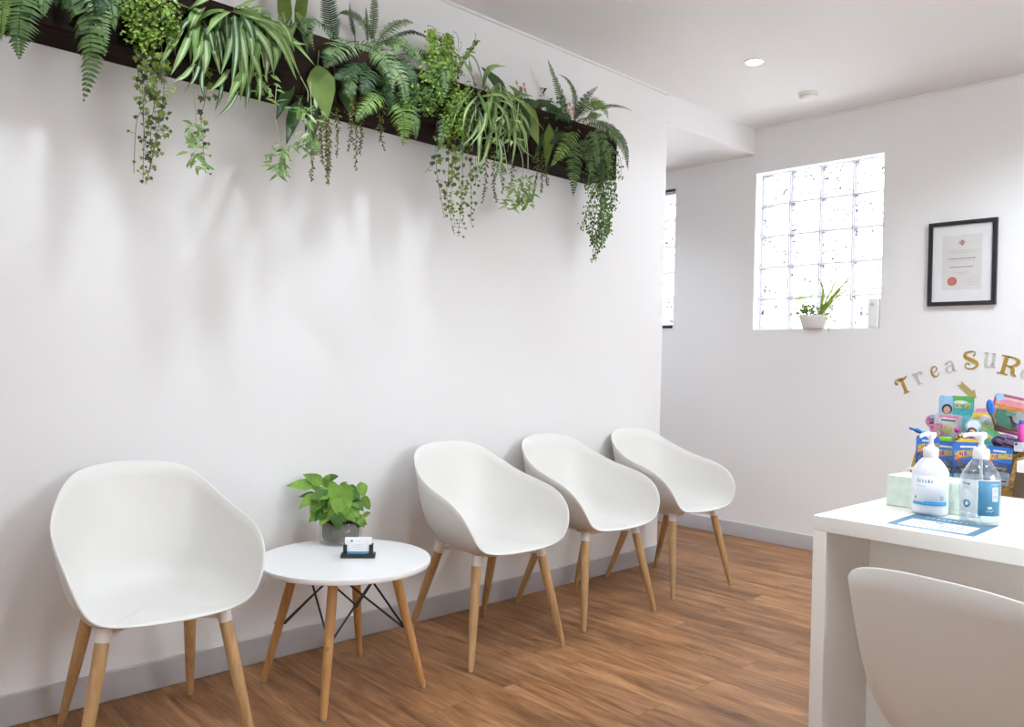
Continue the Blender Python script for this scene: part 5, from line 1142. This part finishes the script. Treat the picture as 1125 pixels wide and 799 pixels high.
trailing('feathery_trailer', 'thin feathery tails under the left side of the middle fern', 'trailing plant', 390, 100, [([(388, 110), (386, 140), (383, 166)], 260), ([(391, 110), (391, 150), (391, 187)], 260), ([(396, 110), (397, 140), (396, 170)], 260)], 'feather', fg, 0.20, [VSTEM, FEATH, IVYD])
trailing('feathery_trailer', 'short feathery tails under the right side of the middle fern', 'trailing plant', 418, 105, [([(416, 110), (417, 138), (422, 166)], 220), ([(420, 110), (420, 130), (418, 155)], 260)], 'feather', fg, 0.195, [VSTEM, FEATH, IVYD])
trailing('feathery_trailer', 'brownish feathery tails under the thin-leaved spider plant', 'trailing plant', 545, 150, [([(533, 165), (534, 195), (530, 222)], 220), ([(543, 165), (542, 195), (546, 222)], 220), ([(551, 170), (552, 190), (552, 212)], 240), ([(561, 175), (563, 190), (562, 205)], 240)], 'feather', fg, 0.195, [VSTEM, FEATH, IVYD])
trailing('feathery_trailer', 'small feathery tails left of the right end fern', 'trailing plant', 592, 150, [([(590, 165), (590, 190), (588, 204)], 260), ([(594, 165), (596, 190), (594, 213)], 260), ([(598, 168), (600, 190), (601, 204)], 240)], 'feather', fg, 0.195, [VSTEM, FEATH, IVYD])
trailing('string_trailer', 'dense small-leaved trailer cascading from the right end of the planter', 'trailing plant', 655, 150, [([(656, 165), (655, 205), (650, 245), (652, 270)], 420), ([(658, 165), (660, 210), (658, 250), (652, 287)], 460), ([(662, 165), (666, 205), (664, 240), (660, 272)], 440), ([(666, 165), (671, 200), (671, 225), (667, 258)], 400), ([(652, 175), (650, 210), (644, 235), (641, 252)], 200), ([(664, 165), (662, 200), (668, 235), (664, 262)], 420), ([(660, 160), (656, 195), (662, 230), (656, 268)], 440), ([(670, 170), (675, 200), (676, 232)], 180), ([(668, 160), (675, 172), (676, 200)], 120), ([(668, 160), (681, 172), (682, 198)], 120), ([(650, 170), (647, 195), (646, 212)], 220)], 'string', None, 0.20, [VSTEM, STRG, IVYD])

# ------------------------------------------------------------------ broad-leaved plants
def broad(label, cpx, cpy, lst, group='broad leaved plants in the wall planter', flowers=()):
    o = crown(cpx, cpy, 0.12); t = thing('broad_leaf_plant', label, 'plant', o, 0, group)
    for (b, tp, w, mi, xb, xt, nrm) in lst:
        B, E = on_x(*b, xb)-o, on_x(*tp, xt)-o; mb = MB()
        tri_leaf(mb, B, E-B, nrm, (E-B).length, w*PXM, 0, 'ovate', 0.30)
        S0 = Vector((rnd.uniform(-.03, .03), rnd.uniform(-.05, .05), 0))
        if True: mb.tube([S0, S0.lerp(B, .5)+Vector((.02, 0, .03)), B, B+(E-B)*0.12], 0.0022, 6, 1)
        mb.build('leaf', [mi, STEM], t)
    if flowers:
        st = MB(); fl_ = MB()
        for (x, y) in flowers:
            c = on_x(x, y, 0.14)-o; st.tube([Vector((0, 0, 0)), c*0.5+Vector((0, .01, .02)), c], 0.0009, 4)
            for k in range(5):
                a = 2*PI*k/5; leafplate(fl_, c+Vector((0.004, math.cos(a)*.006, math.sin(a)*.006)), (.8, -.5, .3), (0, math.cos(a), math.sin(a)), .011, [(0, -.5), (.35, 0), (0, .5), (-.35, 0)])
        st.build('flower_stem', VSTEM, t); fl_.build('flower', FLOW, t)
    return t
VN = (0.75, -0.6, 0.35)
broad('broad leaved plant with one big pale leaf and two tall upright stalks', 340, 60, [((349, 72), (360, 128), 28, BROAD, .20, .25, (.8, -.5, .2)), ((314, 38), (310, -45), 15, BROADO, .10, .12, (.9, -.3, 0)), ((326, 36), (340, -45), 13, BROADO, .10, .12, (.9, -.3, 0)), ((322, 92), (302, 127), 13, BROADD, .17, .21, VN), ((330, 110), (313, 154), 15, BROADD, .17, .21, VN), ((346, 122), (343, 152), 12, BROADD, .17, .21, VN), ((372, 88), (386, 126), 12, BROADD, .17, .22, VN), ((352, 100), (334, 140), 16, BROADD, .16, .20, VN), ((384, 84), (388, 116), 10, BROADO, .18, .21, VN), ((362, 80), (388, 98), 20, BROADD, .15, .20, VN), ((326, 84), (330, 112), 14, BROADD, .16, .18, VN)])
broad('broad leaved plant with olive and dark leaves and tiny coral flowers', 590, 122, [((572, 112), (594, 157), 25, BROADO, .19, .25, (.8, -.55, .3)), ((564, 112), (577, 168), 34, BROADD, .17, .23, (.8, -.5, .3)), ((603, 136), (601, 180), 16, BROADO, .18, .22, VN), ((612, 140), (600, 172), 14, BROADD, .18, .21, VN), ((574, 112), (562, 92), 15, BROADO, .12, .15, (.8, -.4, .5)), ((556, 104), (532, 72), 16, BROADD, .10, .10, (.9, -.4, .2)), ((596, 124), (575, 106), 18, BROADD, .12, .13, VN), ((600, 120), (626, 124), 26, BROADD, .12, .14, (.7, -.4, .6)), ((588, 118), (606, 108), 18, BROADD, .12, .13, (.7, -.4, .6)), ((616, 126), (630, 140), 18, BROADD, .15, .18, VN), ((592, 140), (586, 176), 18, BROADD, .16, .2, VN), ((620, 145), (618, 176), 16, BROADD, .16, .2, VN)], flowers=((567, 91), (575, 93), (576, 99), (571, 97), (625, 115), (628, 120), (630, 124), (624, 122), (654, 130), (656, 136), (652, 140), (648, 131)))
def bush(label, cpx, cpy, region, n):
    o = crown(cpx, cpy, 0.12); t = thing('leafy_bush', label, 'plant', o); f = MB(); s = MB()
    x0, y0, x1, y1 = region
    for k in range(16):
        px, py = rnd.uniform(x0, x1), rnd.uniform(y0, y1); X = rnd.uniform(.10, .20); E = on_x(px, py, X)-o; B = Vector((0, rnd.uniform(-.04, .04), -.02))
        s.tube([B, B.lerp(E, .5)+Vector((.01, 0, .01)), E], 0.0009, 4)
        for _ in range(n//16):
            c = B.lerp(E, rnd.uniform(.45, 1.0))+Vector((rnd.gauss(0, .008), rnd.gauss(0, .012), rnd.gauss(0, .008)))
            tri_leaf(f, c, (rnd.gauss(.2, .6), rnd.gauss(0, .8), rnd.gauss(.2, .6)), (.7, -.5, .6), rnd.uniform(3.5, 7)*PXM, rnd.uniform(2, 3.6)*PXM, 0, 'ovate')
    for k in range(14):
        c = on_x(597+rnd.gauss(0, 1.2), 97+rnd.random()*9, .13)-o; tri_leaf(f, c, (rnd.gauss(0, .7), rnd.gauss(0, .9), .6), (.7, -.5, .5), 4.5*PXM, 2.4*PXM, 0, 'ovate')
    f.build('foliage', BUSH, t); s.build('twigs', VSTEM, t)
bush('small-leaved dark green bush left of the right end fern', 606, 128, (590, 106, 626, 142), 480)
